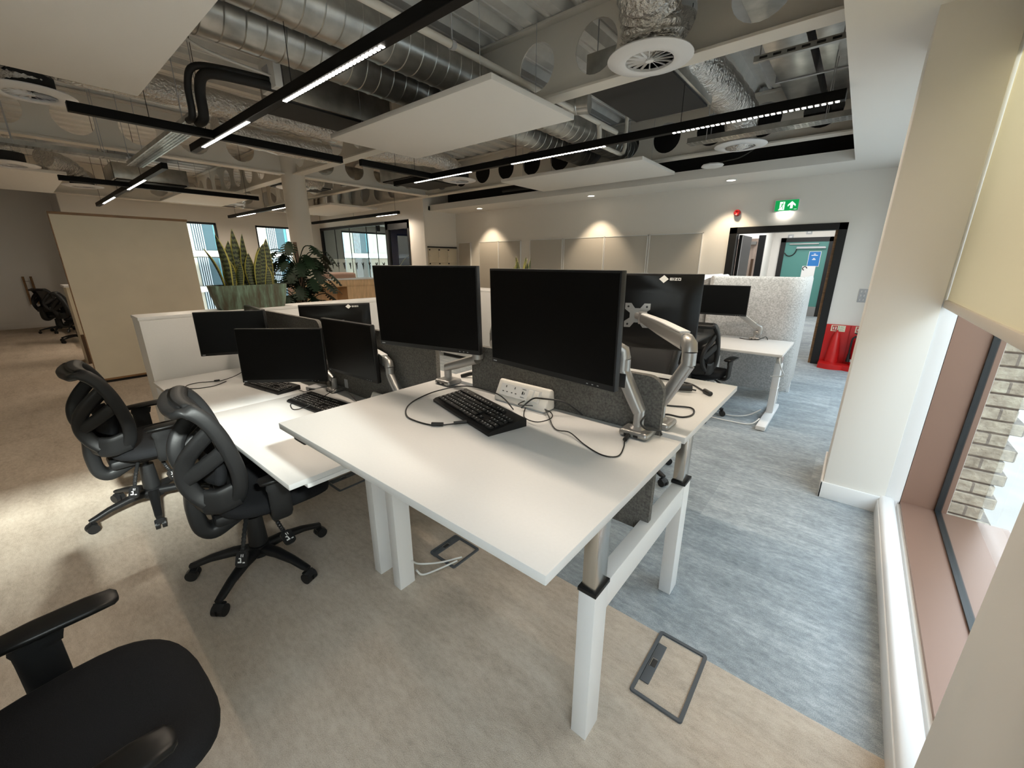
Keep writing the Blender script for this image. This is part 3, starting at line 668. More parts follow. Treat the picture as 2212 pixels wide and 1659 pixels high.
for loc, lb in (((-1.463, 6.31, 2.93), 'round swirl diffuser beside the octagonal white sensor near the soffit'),
                ((-5.88, 5.62, 2.93), 'small round diffuser hanging beneath the second light track'),
                ((-5.88, 0.50, 2.93), 'round diffuser at the upper left edge below the big panel'),
                ((-9.22, 0.38, 2.80), 'round diffuser at the left edge above the far ceiling panel'),
                ((-11.9, 1.36, 2.93), 'small round diffuser just above the cream partition'),
                ((-12.6, 4.05, 2.93), 'far small diffuser left of the column behind the hanging panel'),
                ((-9.0, 4.05, 2.93), 'small diffuser immediately right of the column')):
    dup(DF0, loc, 0, lb)
# hanging acoustic panels
def raft(x0, x1, y0, y1, z, label):
    p = thing('ceiling_raft', label, 'acoustic panel', ((x0 + x1) / 2, (y0 + y1) / 2, z), group='hanging acoustic rafts')
    MB().b2((x0, y0, z), (x1, y1, z + 0.045), bev=0.004).build('panel', M['soffit'], p)
    for x in (x0 + 0.3, x1 - 0.3):
        for y in (y0 + 0.2, y1 - 0.2): MB().cyl((x, y, z + 0.045), (x, y, 3.60), 0.0025, seg=6).build('wire', M['grey_plate'], p)
raft(-4.64, -2.31, 2.56, 3.70, 2.80, 'white hanging panel large in the middle between the two light tracks')
raft(-4.85, -2.43, 5.58, 6.80, 2.80, 'white hanging panel in front of the soffit near the white pipe')
raft(-4.70, -2.32, -0.15, 1.0, 2.80, 'biggest looking white panel cut by the top left corner')
raft(-12.0, -9.66, 2.52, 3.66, 2.80, 'white hanging panel seen just left of the column')
raft(-12.1, -9.65, 5.12, 6.35, 2.80, 'white hanging panel seen just right of the column')
raft(-12.2, -9.55, -0.12, 0.95, 2.80, 'white hanging panel at the left edge over the partition')
# light tracks
LED_N = 30
def track(path_a, path_b, segs, label, cat='light track', zb=2.645):
    a, b = Vector((*path_a, zb)), Vector((*path_b, zb)); t = thing('light_track', label, cat, ((a + b) / 2)[:])
    d = (b - a).normalized(); R = Matrix.Rotation(math.atan2(d.y, d.x), 3, 'Z'); L = (b - a).length
    mid = (a + b) / 2; hb = MB()
    hb.box(mid + Vector((0, 0, 0.045)), (L, 0.062, 0.07), R, bev=0.003, seg=1); hb.build('housing', M['black_track'], t)
    for s in [0.5 + k * 1.9 for k in range(int((L - 0.6) / 1.9) + 1)]:
        p = a + d * s; MB().cyl((p.x, p.y, zb + 0.08), (p.x, p.y, 3.6), 0.003, seg=6).build('hanger_wire', M['black'], t)
    for s0, s1, pw in segs:
        lb = MB(); n = LED_N
        for k in range(n):
            c = Vector((s0, a.y, zb)).lerp(Vector((s1, a.y, zb)), (k + 0.5) / n) if abs(d.x) > 0.5 else Vector((a.x, s0, zb)).lerp(Vector((a.x, s1, zb)), (k + 0.5) / n)
            lb.box(c + Vector((0, 0, 0.0085)), (abs(s1 - s0) / n * 0.58, 0.028, 0.003), R)
        lb.build('led_louvre', M['led'], t, angle=0)
        # the lamp's own light
        if pw:
            m = Vector(((s0 + s1) / 2, a.y, zb - 0.012)) if abs(d.x) > 0.5 else Vector((a.x, (s0 + s1) / 2, zb - 0.012))
            o = area('track_lamp', m, (0, 0, -1), abs(s1 - s0), 0.035, pw, (1.0, 0.83, 0.645), spread=RAD(165))
            if abs(d.x) <= 0.5: o.rotation_euler.z = pi / 2
    return t
PW = 14
track((-5.72, 1.585), (0.2, 1.585), [(-3.47, -2.21, PW), (-5.40, -4.16, PW), (-1.54, -0.28, PW)], 'black lit light track crossing above the near desks')
track((-5.78, 4.16), (-0.31, 4.16), [(-1.55, -0.335, PW), (-3.45, -2.21, PW), (-5.30, -4.12, PW)], 'black lit light track across the middle beyond the big panel')
track((-12.6, 1.585), (-6.95, 1.585), [(-9.35, -8.1, PW), (-11.9, -10.6, PW)], 'black light track at the far left ending over the partition')
track((-13.2, 4.16), (-8.75, 4.16), [(-10.4, -9.15, PW), (-12.6, -11.4, PW)], 'black light track right behind the column')
track((-13.3, 6.42), (-8.85, 6.42), [(-9.8, -8.95, PW)], 'black light track close to the dark meeting room')
track((-4.97, 0.60), (-4.97, 2.85), [], 'unlit black track running away left of the big panel')
track((-4.90, 3.05), (-4.90, 4.12), [], 'unlit black track joining the middle light track')
track((-9.05, 0.8), (-9.05, 3.4), [], 'unlit black track above the cream partition top')
# drainage pipe
wp = thing('drain_pipe', 'white drain pipe running through the beam hole and dipping', 'pipe', (-2.77, 3.6, 3.1))
MB().tube(spline([(-2.77, -2.5, 3.15), (-2.77, 4.9, 3.15), (-2.77, 5.0, 3.13), (-2.77, 5.03, 3.05), (-2.77, 5.03, 2.98)], 6) + [(-2.77, 5.03, 2.93)], 0.028, 14).build('upper_run', M['upvc'], wp)
MB().tube([(-2.77, 5.05, 2.92), (-2.77, 5.62, 2.92), (-2.77, 5.72, 2.95), (-2.77, 5.76, 3.02), (-2.77, 5.76, 3.5)], 0.024, 14).build('trap_run', M['upvc'], wp)
MB().tube([(-2.77, 2.62, 3.19), (-2.77, 2.62, 3.6)], 0.006, 8).cyl((-2.77, 2.60, 3.15), (-2.77, 2.64, 3.15), 0.034).build('clip', M['grey_plate'], wp)
tag(MB().tube([(-1.06, -2.0, 3.52), (-1.06, 3.4, 3.52), (-1.06, 6.4, 3.52)], 0.022, 12).build('conduit', M['galv']), 'thin grey conduit seen through the beam hole by the nearest diffuser', 'pipe')
# insulated black pipes and small unit
bp = thing('insulated_pipes', 'black insulated pipes bending down to the cable tray', 'pipe', (-4.9, 1.5, 2.8))
MB().tube(spline([(-5.1, 1.50, 2.80), (-4.97, 1.50, 2.80), (-4.92, 1.50, 2.85), (-4.90, 1.50, 3.02), (-4.80, 1.52, 3.12), (-4.70, 1.65, 3.13), (-4.62, 2.1, 3.13)], 6), 0.042, 12).build('lagged_pipe', M['rubber'], bp)
MB().tube(spline([(-5.1, 1.42, 2.80), (-4.99, 1.42, 2.80), (-4.94, 1.42, 2.86), (-4.92, 1.42, 3.05), (-4.82, 1.46, 3.17), (-4.70, 1.66, 3.18), (-4.62, 2.1, 3.18)], 6), 0.028, 12).build('lagged_pipe', M['rubber'], bp)
MB().tube(spline([(-4.55, 1.3, 3.40), (-4.55, 1.35, 3.28), (-4.55, 1.55, 3.22), (-4.58, 2.0, 3.2)], 5), 0.012, 8).build('condensate_pipe', M['upvc'], bp)
cb = thing('control_box', 'grey control box on the end of the fan coil unit', 'box', (-4.62, 2.1, 3.12))
MB().b2((-4.82, 2.0, 3.10), (-4.50, 2.07, 3.36), bev=0.006).build('case', M['deck'], cb)
MB().b2((-4.74, 1.994, 3.17), (-4.62, 1.9995, 3.30)).build('label_plate', M['grey_plate'], cb)
def fcu(x0, x1, y0, y1, z0, z1, label):
    u = thing('fan_coil_unit', label, 'fan coil unit', ((x0 + x1) / 2, (y0 + y1) / 2, z0))
    MB().b2((x0, y0, z0 + 0.02), (x1, y1, z1), bev=0.004).build('casing', M['galv'], u)
    MB().b2((x0 + 0.03, y0 + 0.03, z0), (x1 - 0.03, y1 - 0.03, z0 + 0.02)).build('dark_underside', M['rubber'], u)
    for x in (x0 + 0.05, x1 - 0.05):
        for y in (y0 + 0.1, y1 - 0.1): MB().cyl((x, y, z1), (x, y, 3.6), 0.005, seg=6).build('drop_rod', M['grey_plate'], u)
fcu(-5.05, -4.5, 2.08, 3.25, 3.0, 3.32, 'fan coil unit with dark underside behind the first light track')
fcu(-2.25, -1.45, 3.78, 4.88, 3.02, 3.32, 'fan coil unit with dark underside beyond the nearest diffuser')
gd = thing('rectangular_duct', 'flat galvanised rectangular duct near the window side ceiling', 'duct', (-0.7, 5.1, 3.3))
MB().b2((-1.02, 3.3, 3.34), (-0.70, 7.0, 3.54), bev=0.004).b2((-0.64, 3.3, 3.34), (-0.36, 7.0, 3.54), bev=0.004).build('casing', M['galv'], gd)
for y in (4.4, 5.6):
    MB().b2((-1.05, y, 3.33), (-0.33, y + 0.03, 3.55)).build('joint_flange', M['grey_plate'], gd)
fcu(-9.9, -9.2, 3.95, 5.0, 3.05, 3.33, 'far fan coil unit to the right of the column')
fcu(-12.2, -11.2, 1.75, 2.9, 3.05, 3.35, 'far fan coil unit above the cream partition')
fcu(-7.7, -6.7, 5.2, 6.4, 3.05, 3.35, 'fan coil unit above the soffit end by the lockers')
def tray(a, b, w, label, z):
    t = thing('cable_tray', label, 'cable tray', ((a[0] + b[0]) / 2, (a[1] + b[1]) / 2, z)); a, b = Vector((*a, z)), Vector((*b, z)); d = (b - a).normalized(); n = Vector((-d.y, d.x, 0)); L = (b - a).length
    R = Matrix.Rotation(math.atan2(d.y, d.x), 3, 'Z'); m = MB(); mid = (a + b) / 2
    for o in (-w / 2, w / 2): m.box(mid + n * o + Vector((0, 0, 0.025)), (L, 0.003, 0.05), R)
    k = 0
    for j in range(6): m.box(mid + n * (-w / 2 + w * j / 5), (L, w * 0.09, 0.003), R)
    s = 0.0
    while s < L: m.box(a + d * s, (0.016, w, 0.003), R); s += 0.05
    m.build('perforated_channel', M['galv'], t, angle=0)
    for s in (0.2, L - 0.2):
        for o in (-w / 2, w / 2):
            p = a + d * s + n * o; MB().cyl((p.x, p.y, z), (p.x, p.y, 3.6), 0.004, seg=6).build('drop_rod', M['grey_plate'], t)
    MB().tube([a + n * 0.03 + Vector((0, 0, 0.02)), b + n * 0.03 + Vector((0, 0, 0.02))], 0.012, 8).build('cable_bundle', M['cable'], t)
    return t
tray((-8.0, 1.49), (-5.03, 1.49), 0.16, 'perforated cable tray under the black bent pipes', 2.80)
tray((-1.75, 5.25), (-0.31, 5.25), 0.15, 'perforated cable tray near the window side soffit', 2.80)
tray((-7.75, 0.2), (-7.75, 1.36), 0.15, 'dark perforated cable tray running to the left edge', 2.82)
st = thing('strut_channel', 'slotted grey strut hanging near the right bulkhead', 'strut', (-0.65, 4.3, 3.1))
sm = MB().box((-0.68, 4.32, 3.12), (0.62, 0.041, 0.041)); sm.build('channel', M['galv'], st)
for k in range(6): MB().box((-0.92 + k * 0.095, 4.298, 3.12), (0.055, 0.004, 0.016)).build('slot', M['void_shade'], st)
for x in (-0.95, -0.41): MB().cyl((x, 4.32, 3.12), (x, 4.32, 3.6), 0.005, seg=6).build('drop_rod', M['grey_plate'], st)
sen = thing('ceiling_sensor', 'octagonal white wireless sensor hanging before the soffit', 'sensor', (-1.85, 6.6, 2.83))
MB().lathe([(0.13, 0.0), (0.15, 0.012), (0.13, 0.03)], Matrix.Translation((-1.85, 6.6, 2.80)), 8).build('case', M['white_metal'], sen, angle=20)
MB().tube(spline([(-1.85, 6.6, 2.83), (-1.7, 6.6, 2.85), (-1.5, 6.62, 2.88), (-1.3, 6.65, 3.0)], 5), 0.006, 6).build('wire', M['cable'], sen)
blk = MB().tube([(-5.95, 6.9, 2.93), (-5.2, 6.9, 2.93), (-2.9, 6.9, 2.93)], 0.03, 10); lp = thing('lagged_pipe', 'black lagged pipe hung in front of the soffit edge', 'pipe', (-4.4, 6.9, 2.93)); blk.build('insulation', M['rubber'], lp)
for x in (-5.4, -3.2): MB().cyl((x, 6.9, 2.95), (x, 6.9, 3.6), 0.004, seg=6).build('hanger_rod', M['grey_plate'], lp)
# recessed downlights in the bulkhead over the pinboards
for i, (x, lb) in enumerate(((-7.12, 'left downlight of the soffit, by the lockers'), (-4.19, 'middle downlight of the soffit above the pinboards'), (-1.78, 'right downlight of the soffit, left of the exit sign'))):
    d = thing('downlight', 'round recessed ' + lb, 'downlight', (x, 7.42, 2.735))
    MB().lathe([(0.060, 0.006), (0.062, -0.004), (0.078, -0.004), (0.080, 0.004)], Matrix.Translation((x, 7.42, 2.736)), 28).build('trim_ring', M['white_metal'], d)
    MB().cyl((x, 7.42, 2.7355), (x, 7.42, 2.7395), 0.062, seg=24).build('lens', M['downlight'], d)
    ld = bpy.data.lights.new('downlight_lamp', 'SPOT'); ld.energy = 62; ld.color = (1, 0.80, 0.56); ld.spot_size = RAD(82); ld.spot_blend = 0.55; ld.shadow_soft_size = 0.05
    lo = bpy.data.objects.new('downlight_lamp', ld); COL.objects.link(lo); lo.location = (x, 7.42, 2.72)
    lo.rotation_euler = (RAD(9), 0, 0)
# ================================================================ desks
def desk(x0, x1, y0, y1, z, label, cols, handset=None, lowz=0.59):
    d = thing('sit_stand_desk', label, 'desk', ((x0 + x1) / 2, (y0 + y1) / 2, 0))
    MB().b2((x0, y0, z - 0.025), (x1, y1, z), bev=0.0025).build('desktop', M['laminate'], d)
    for (cx_, cy_, dy) in cols:
        MB().b2((cx_ - 0.0225, cy_ - 0.038, lowz - 0.05), (cx_ + 0.0225, cy_ + 0.038, z - 0.045), bev=0.004).build('lift_column', M['chrome'], d)
        MB().b2((cx_ - 0.03, min(y0, y1) + 0.07, z - 0.045), (cx_ + 0.03, max(y0, y1) - 0.05, z - 0.0252), bev=0.004).build('support_bar', M['white_metal'], d)
    if handset:
        hx, hy = handset; h = MB().box((hx, hy, z - 0.038), (0.085, 0.05, 0.022), bev=0.006); h.build('handset', M['black'], d)
    return d
D1 = desk(-1.59, -0.36, 0.538, 1.336, 0.95, 'raised white sit stand desk nearest the camera', [(-0.449, 0.935, 0), (-1.466, 0.935, 0)], (-1.46, 0.575))
desk(-1.59, -0.36, 1.374, 2.168, 0.95, 'raised white desk back to back with the nearest desk', [(-0.455, 1.741, 0), (-1.466, 1.741, 0)])
desk(-2.80, -1.606, 0.540, 1.336, 0.675, 'lowered white desk just left of the raised nearest desk', [(-1.632, 0.935, 0), (-2.74, 0.935, 0)])
desk(-4.02, -2.815, 0.548, 1.336, 0.652, 'lowest white desk against the white storage end panel', [(-2.87, 0.935, 0), (-3.94, 0.935, 0)])
desk(-2.80, -1.606, 1.374, 2.168, 0.66, 'white desk hidden behind the middle grey felt screens', [(-1.632, 1.741, 0), (-2.74, 1.741, 0)])
desk(-4.02, -2.815, 1.374, 2.168, 0.66, 'white desk below the storage run, behind the far felt screen', [(-2.87, 1.741, 0), (-3.94, 1.741, 0)])
def frame(xs, label):
    f = thing('bench_frame', label, 'desk frame', (sum(xs) / len(xs), 1.338, 0))
    for x in xs:
        for y in (0.935, 1.741):
            MB().b2((x - 0.028, y - 0.043, 0.0), (x + 0.028, y + 0.043, 0.59), bev=0.003).build('leg', M['white_metal'], f)
            MB().b2((x - 0.031, y - 0.046, 0.588), (x + 0.031, y + 0.046, 0.602), bev=0.002).build('leg_collar', M['black'], f)
        MB().b2((x - 0.026, 0.978, 0.485), (x + 0.026, 1.698, 0.588), bev=0.003).build('cross_rail', M['white_metal'], f)
    return f
frame((-0.450, -1.466), 'white H shaped frame under the raised nearest desks')
frame((-1.632, -2.74), 'white frame under the lowered middle desks')
frame((-2.87, -3.94), 'white frame under the lowest desks by the storage end')
for x, zz, lb in ((-1.632, (0.13, 0.4), 'thin white cable ties round the middle desk leg'),):
    pass
def screen(x0, x1, z0, z1, label, bottom_only=False):
    r = 0.06; pts = [(x0 + 0.004, z0), (x1 - 0.004, z0)]
    for cx_, cz_, a0 in ((x1 - r, z1 - r, 0), (x0 + r, z1 - r, 90)):
        for k in range(7):
            a = RAD(a0 + 15 * k); pts.append((cx_ + r * cos(a), cz_ + r * sin(a)))
    b = MB(); b.prism(pts, 0.026, frame_mx((0, 1.368, 0), (1, 0, 0), (0, 0, 1)))
    s = thing('desk_screen', label, 'desk screen', ((x0 + x1) / 2, 1.355, z0))
    b.build('felt_panel', M['felt'], s, angle=30)
    for x in (x0 + 0.25, x1 - 0.25): MB().b2((x - 0.02, 1.338, z0 + 0.2), (x + 0.02, 1.3415, z0 + 0.26)).build('bracket', M['grey_plate'], s)
    return s
screen(-1.36, -0.44, 0.545, 1.155, 'dark grey felt screen on the raised nearest desk')
screen(-2.84, -1.625, 0.50, 1.142, 'dark grey felt screen behind the turned monitor on the middle desk')
screen(-3.90, -2.878, 0.50, 1.138, 'dark grey felt screen farthest left, by the storage')

# ================================================================ monitors
def mon_matrix(c, yaw, tilt):
    n = Vector((cos(yaw), sin(yaw), 0)); rr = (-n).cross(Vector((0, 0, 1))); u = Vector((0, 0, 1)) * cos(tilt) - n * sin(tilt); f = rr.cross(u)
    # local x = viewer's right, y = up, z = towards the viewer
    return Matrix(((rr.x, u.x, f.x, c[0]), (rr.y, u.y, f.y, c[1]), (rr.z, u.z, f.z, c[2]), (0, 0, 0, 1)))
def put(b, mx): b.bm.transform(mx); return b
def eizo(b, cx_, cy_, s, z):
    """emblem and word mark in the xy plane, s = letter height (mirrored x for the rear face handled by caller)"""
    d = s * 1.5
    for o, k in ((0, 1.0),):
        b.prism([(cx_ - d * 1.15, cy_), (cx_, cy_ - d * 1.0), (cx_ + d * 1.15, cy_), (cx_, cy_ + d * 1.0)], 0.0006, Matrix.Translation((0, 0, z)))
    x = cx_ + d * 1.45; h = s; w = s * 1.05; t = s * 0.24
    def r(x0, y0, x1, y1): b.b2((x0, y0, z), (x1, y1, z + 0.0006))
    y = cy_ - h / 2
    r(x, y, x + t, y + h); r(x, y, x + w, y + t); r(x, y + h / 2 - t / 2, x + w, y + h / 2 + t / 2); r(x, y + h - t, x + w, y + h); x += w + s * 0.2
    r(x, y, x + t, y + h); x += t + s * 0.2
    r(x, y, x + w, y + t); r(x, y + h - t, x + w, y + h); b.prism([(x, y + t), (x + t * 1.5, y + t), (x + w, y + h - t), (x + w - t * 1.5, y + h - t)], 0.0006, Matrix.Translation((0, 0, z))); x += w + s * 0.2
    r(x, y, x + w, y + t); r(x, y + h - t, x + w, y + h); r(x, y, x + t, y + h); r(x + w - t, y, x + w, y + h)
def monitor(c, yaw, tilt, label, w=0.555, h=0.36, logo=True, plate=True):
    mx = mon_matrix(c, yaw, tilt); mo = thing('monitor', label, 'monitor', c)
    b = MB().box((0, 0, -0.0125), (w, h, 0.025), bev=0.002)
    put(b, mx).build('case', M['bezel'], mo)
    b = MB()   # back shell: chamfered pyramid-like bulge
    def ring(sx, sy, z, oy=0): return [(sx / 2, sy / 2 + oy, z), (-sx / 2, sy / 2 + oy, z), (-sx / 2, -sy / 2 + oy, z), (sx / 2, -sy / 2 + oy, z)]
    R = [ring(w * 0.995, h * 0.99, -0.025), ring(w * 0.97, h * 0.96, -0.033), ring(w * 0.70, h * 0.62, -0.052, -0.012), ring(w * 0.64, h * 0.55, -0.055, -0.012)]
    vs = [[b.bm.verts.new(p) for p in q] for q in R]
    for A, B in zip(vs, vs[1:]):
        for k in range(4): b.bm.faces.new((A[k], A[(k + 1) % 4], B[(k + 1) % 4], B[k]))
    b.bm.faces.new(vs[-1]); put(b, mx).build('back_shell', M['case_back'], mo)
    b = MB().box((0, 0.006, 0.0006), (w - 0.012, h - 0.026, 0.0012)); put(b, mx).build('screen', M['screen'], mo, angle=0)
    b = MB().box((-w / 2 + 0.02, -h / 2 + 0.0085, 0.0006), (0.018, 0.004, 0.0008))
    for k in range(3): b.box((w / 2 - 0.10 + k * 0.02, -h / 2 + 0.008, 0.0006), (0.006, 0.002, 0.0008))
    put(b, mx).build('bezel_mark', M['grey_plate'], mo)
    if logo:
        b = MB(); eizo(b, 0, 0, 0.012, 0)
        ty = 0.158 * h / 0.36; tz = -0.033 - (0.173 * h / 0.36 - ty) * 0.26 - 0.0006
        lm = Matrix(((-1, 0, 0, -0.105 * w / 0.555), (0, 0.968, 0.252, ty), (0, 0.252, -0.968, tz), (0, 0, 0, 1)))
        put(b, mx @ lm).build('rear_logo', M['logo'], mo)
    if plate:
        b = MB(); p = 0.058; n = 0.028   # X shaped mounting plate
        pts = [(-p, p), (-p + n, p), (0 - 0.012, 0.034), (0.012, 0.034), (p - n, p), (p, p), (p, p - n), (0.034, 0.012), (0.034, -0.012), (p, -p + n), (p, -p), (p - n, -p), (0.012, -0.034), (-0.012, -0.034), (-p + n, -p), (-p, -p), (-p, -p + n), (-0.034, -0.012), (-0.034, 0.012), (-p, p - n)]
        b.prism(pts, 0.004, Matrix.Translation((0, -0.012, -0.060)))
        put(b, mx).build('mounting_plate', M['silver'], mo)
        b = MB()
        for sx in (-1, 1):
            for sy in (-1, 1): b.cyl((sx * 0.0425, -0.012 + sy * 0.0425, -0.062), (sx * 0.0425, -0.012 + sy * 0.0425, -0.0602), 0.005, seg=10)
        put(b, mx).build('plate_screw', M['black'], mo)
    return mo, mx
MA, mxA = monitor((-0.784, 1.125, 1.331), -1.686, -0.017, 'black monitor at the right on the raised desk, largest in view', 0.56, 0.355)
MBn, mxB = monitor((-1.431, 1.130, 1.337), -1.361, -0.03, 'black monitor at the left on the raised desk')
MC, mxC = monitor((-2.29, 1.220, 1.028), -1.53, -0.036, 'black turned monitor with pale reflection on the middle desk', 0.525, 0.34)
MD, mxD = monitor((-2.852, 1.055, 0.937), -0.828, 0.029, 'black monitor tilted low over the keyboard on the lowest desk')
ME, mxE = monitor((-3.46, 0.975, 1.035), -0.50, 0.03, 'dark monitor against the white storage end, partly hidden', 0.44, 0.315)
ME2, mxE2 = monitor((-3.62, 1.215, 1.045), RAD(84), 0.03, 'black monitor seen nearly edge on, left of the far felt screen', 0.50, 0.30, logo=False)
MF, mxF = monitor((-3.16, 1.62, 1.05), RAD(150), 0.03, 'black monitor seen from behind beside the far felt screen, white logo', 0.52, 0.335)
MG, mxG = monitor((-0.81, 1.958, 1.300), 1.898, 0.048, 'black monitor seen from behind on the facing desk, largest white logo', 0.555, 0.36)
MH, mxH = monitor((-1.10, 4.92, 1.135), RAD(-82), 0.02, 'small looking black monitor before the pale felt booth', 0.50, 0.32)
def arm(label, base, elbow, vesa, vesa2, z, low=None, scale=1.0):
    """clamp base on the desk, lower link, elbow cap, upper spring link, head"""
    base, elbow, vesa, vesa2 = map(Vector, (base, elbow, vesa, vesa2)); a = thing('monitor_mount', label, 'monitor arm', base[:])
    b = MB(); bx = MB().box(base + Vector((0, 0, 0.013)), (0.105, 0.095, 0.026), bev=0.012, seg=3); bx.build('base_plate', M['silver'], a)
    pb = MB()
    for k in (-0.022, 0.012): pb.box(base + Vector((k, -0.0478, 0.011)), (0.016, 0.002, 0.008))
    pb.build('usb_port', M['black'], a)
    MB().cyl(base + Vector((0, 0, 0.026)), base + Vector((0, 0, 0.034)), 0.028, 0.020, 24).cyl(base + Vector((0, 0, 0.034)), base + Vector((0, 0, 0.095)), 0.0185, seg=24).build('post', M['silver_dark'], a, angle=40)
    p0 = base + Vector((0, 0, 0.085)); e0 = elbow - Vector((0, 0, 0.055))
    MB().sweep([p0, p0.lerp(e0, 0.33), p0.lerp(e0, 0.66), e0], [0.020, 0.022, 0.022, 0.0225], [0.022, 0.026, 0.026, 0.0235], (0, 1, 0), 16, 3.2).build('lower_link', M['silver'], a, angle=50)
    if low:
        mid = p0.lerp(e0, 0.80); MB().box(mid + Vector((-0.004, -0.0235, 0)), (0.026, 0.006, 0.05), bev=0.004).build('cable_opening', M['black'], a)
    dv = (vesa - elbow).normalized(); hz = Vector((dv.x, dv.y, 0)).normalized()
    MB().cyl(elbow - Vector((0, 0, 0.055)), elbow - Vector((0, 0, 0.01)), 0.0245, seg=24).sweep([elbow - Vector((0, 0, 0.012)), elbow + Vector((0, 0, 0.012)) + hz * 0.006, elbow + hz * 0.03 + Vector((0, 0, 0.022)), elbow + hz * 0.05 + Vector((0, 0, 0.025))], [0.0245, 0.024, 0.021, 0.018], [0.0245, 0.027, 0.028, 0.022], (0, 0, 1), 16, 2.6).build('elbow_cap', M['silver'], a, angle=50)
    s0 = elbow + hz * 0.035 + Vector((0, 0, 0.018))
    MB().sweep([s0, s0.lerp(vesa, 0.5), vesa], [0.021, 0.020, 0.017], [0.030, 0.028, 0.020], (0, 0, 1), 16, 4.5).build('upper_link', M['silver'], a, angle=50)
    off = Vector((0, 0, 0.031)); MB().sweep([s0 + off + (vesa - s0) * 0.04, s0.lerp(vesa, 0.5) + off * 0.95, vesa + off * 0.62 - (vesa - s0) * 0.04], [0.019, 0.018, 0.015], 0.0035, (0, 0, 1), 12, 5).build('link_cover', M['white_metal'], a, angle=50)
    h = MB().cyl(vesa + Vector((0, 0, -0.028)), vesa + Vector((0, 0, 0.026)), 0.019, seg=20)
    h.sweep([vesa, vesa2], 0.013, 0.016, (0, 0, 1), 10).build('tilt_head', M['silver_dark'], a, angle=40)
    return a
arm('silver monitor arm at the right end of the raised desk', (-0.500, 1.297, 0.95), (-0.570, 1.29, 1.225), mxA @ Vector((0.02, -0.012, -0.11)), mxA @ Vector((0, -0.012, -0.061)), 0.95, low=True)
arm('silver monitor arm holding the monitor with the largest white logo', (-0.475, 1.432, 0.95), (-0.402, 1.445, 1.245), mxG @ Vector((-0.03, -0.012, -0.115)), mxG @ Vector((0, -0.012, -0.061)), 0.95)
arm('silver monitor arm at the left end of the raised desk', (-1.487, 1.300, 0.95), (-1.27, 1.290, 1.165), mxB @ Vector((0.05, -0.012, -0.10)), mxB @ Vector((0, -0.012, -0.061)), 0.95)
arm('silver monitor arm of the turned monitor, rising beside the felt screen', (-1.875, 1.298, 0.675), (-1.985, 1.295, 0.965), mxC @ Vector((0.05, -0.012, -0.10)), mxC @ Vector((0.01, -0.012, -0.0605)), 0.675)
arm('silver monitor arm between the two low desk monitors', (-2.66, 1.292, 0.675), (-2.74, 1.28, 0.86), mxD @ Vector((0.03, -0.012, -0.115)), mxD @ Vector((0, -0.012, -0.061)), 0.675)
arm('silver arm of the monitor seen from behind near the far screen', (-2.92, 1.50, 0.66), (-2.86, 1.56, 0.93), mxF @ Vector((0.0, -0.012, -0.115)), mxF @ Vector((0, -0.012, -0.061)), 0.66)
arm('silver arm glimpsed between the two raised desk monitors', (-1.30, 1.47, 0.95), (-1.41, 1.56, 1.19), (-1.13, 1.83, 1.36), (-1.10, 1.86, 1.36), 0.95)
arm('pale monitor arm on the small desk before the booth', (-0.76, 5.10, 0.72), (-0.72, 5.09, 0.84), mxH @ Vector((0.03, -0.03, -0.11)), mxH @ Vector((0, -0.012, -0.061)), 0.72)
arm('silver arm of the monitor against the storage end', (-3.75, 1.29, 0.652), (-3.82, 1.25, 0.90), mxE @ Vector((-0.02, -0.012, -0.11)), mxE @ Vector((0, -0.012, -0.061)), 0.652)
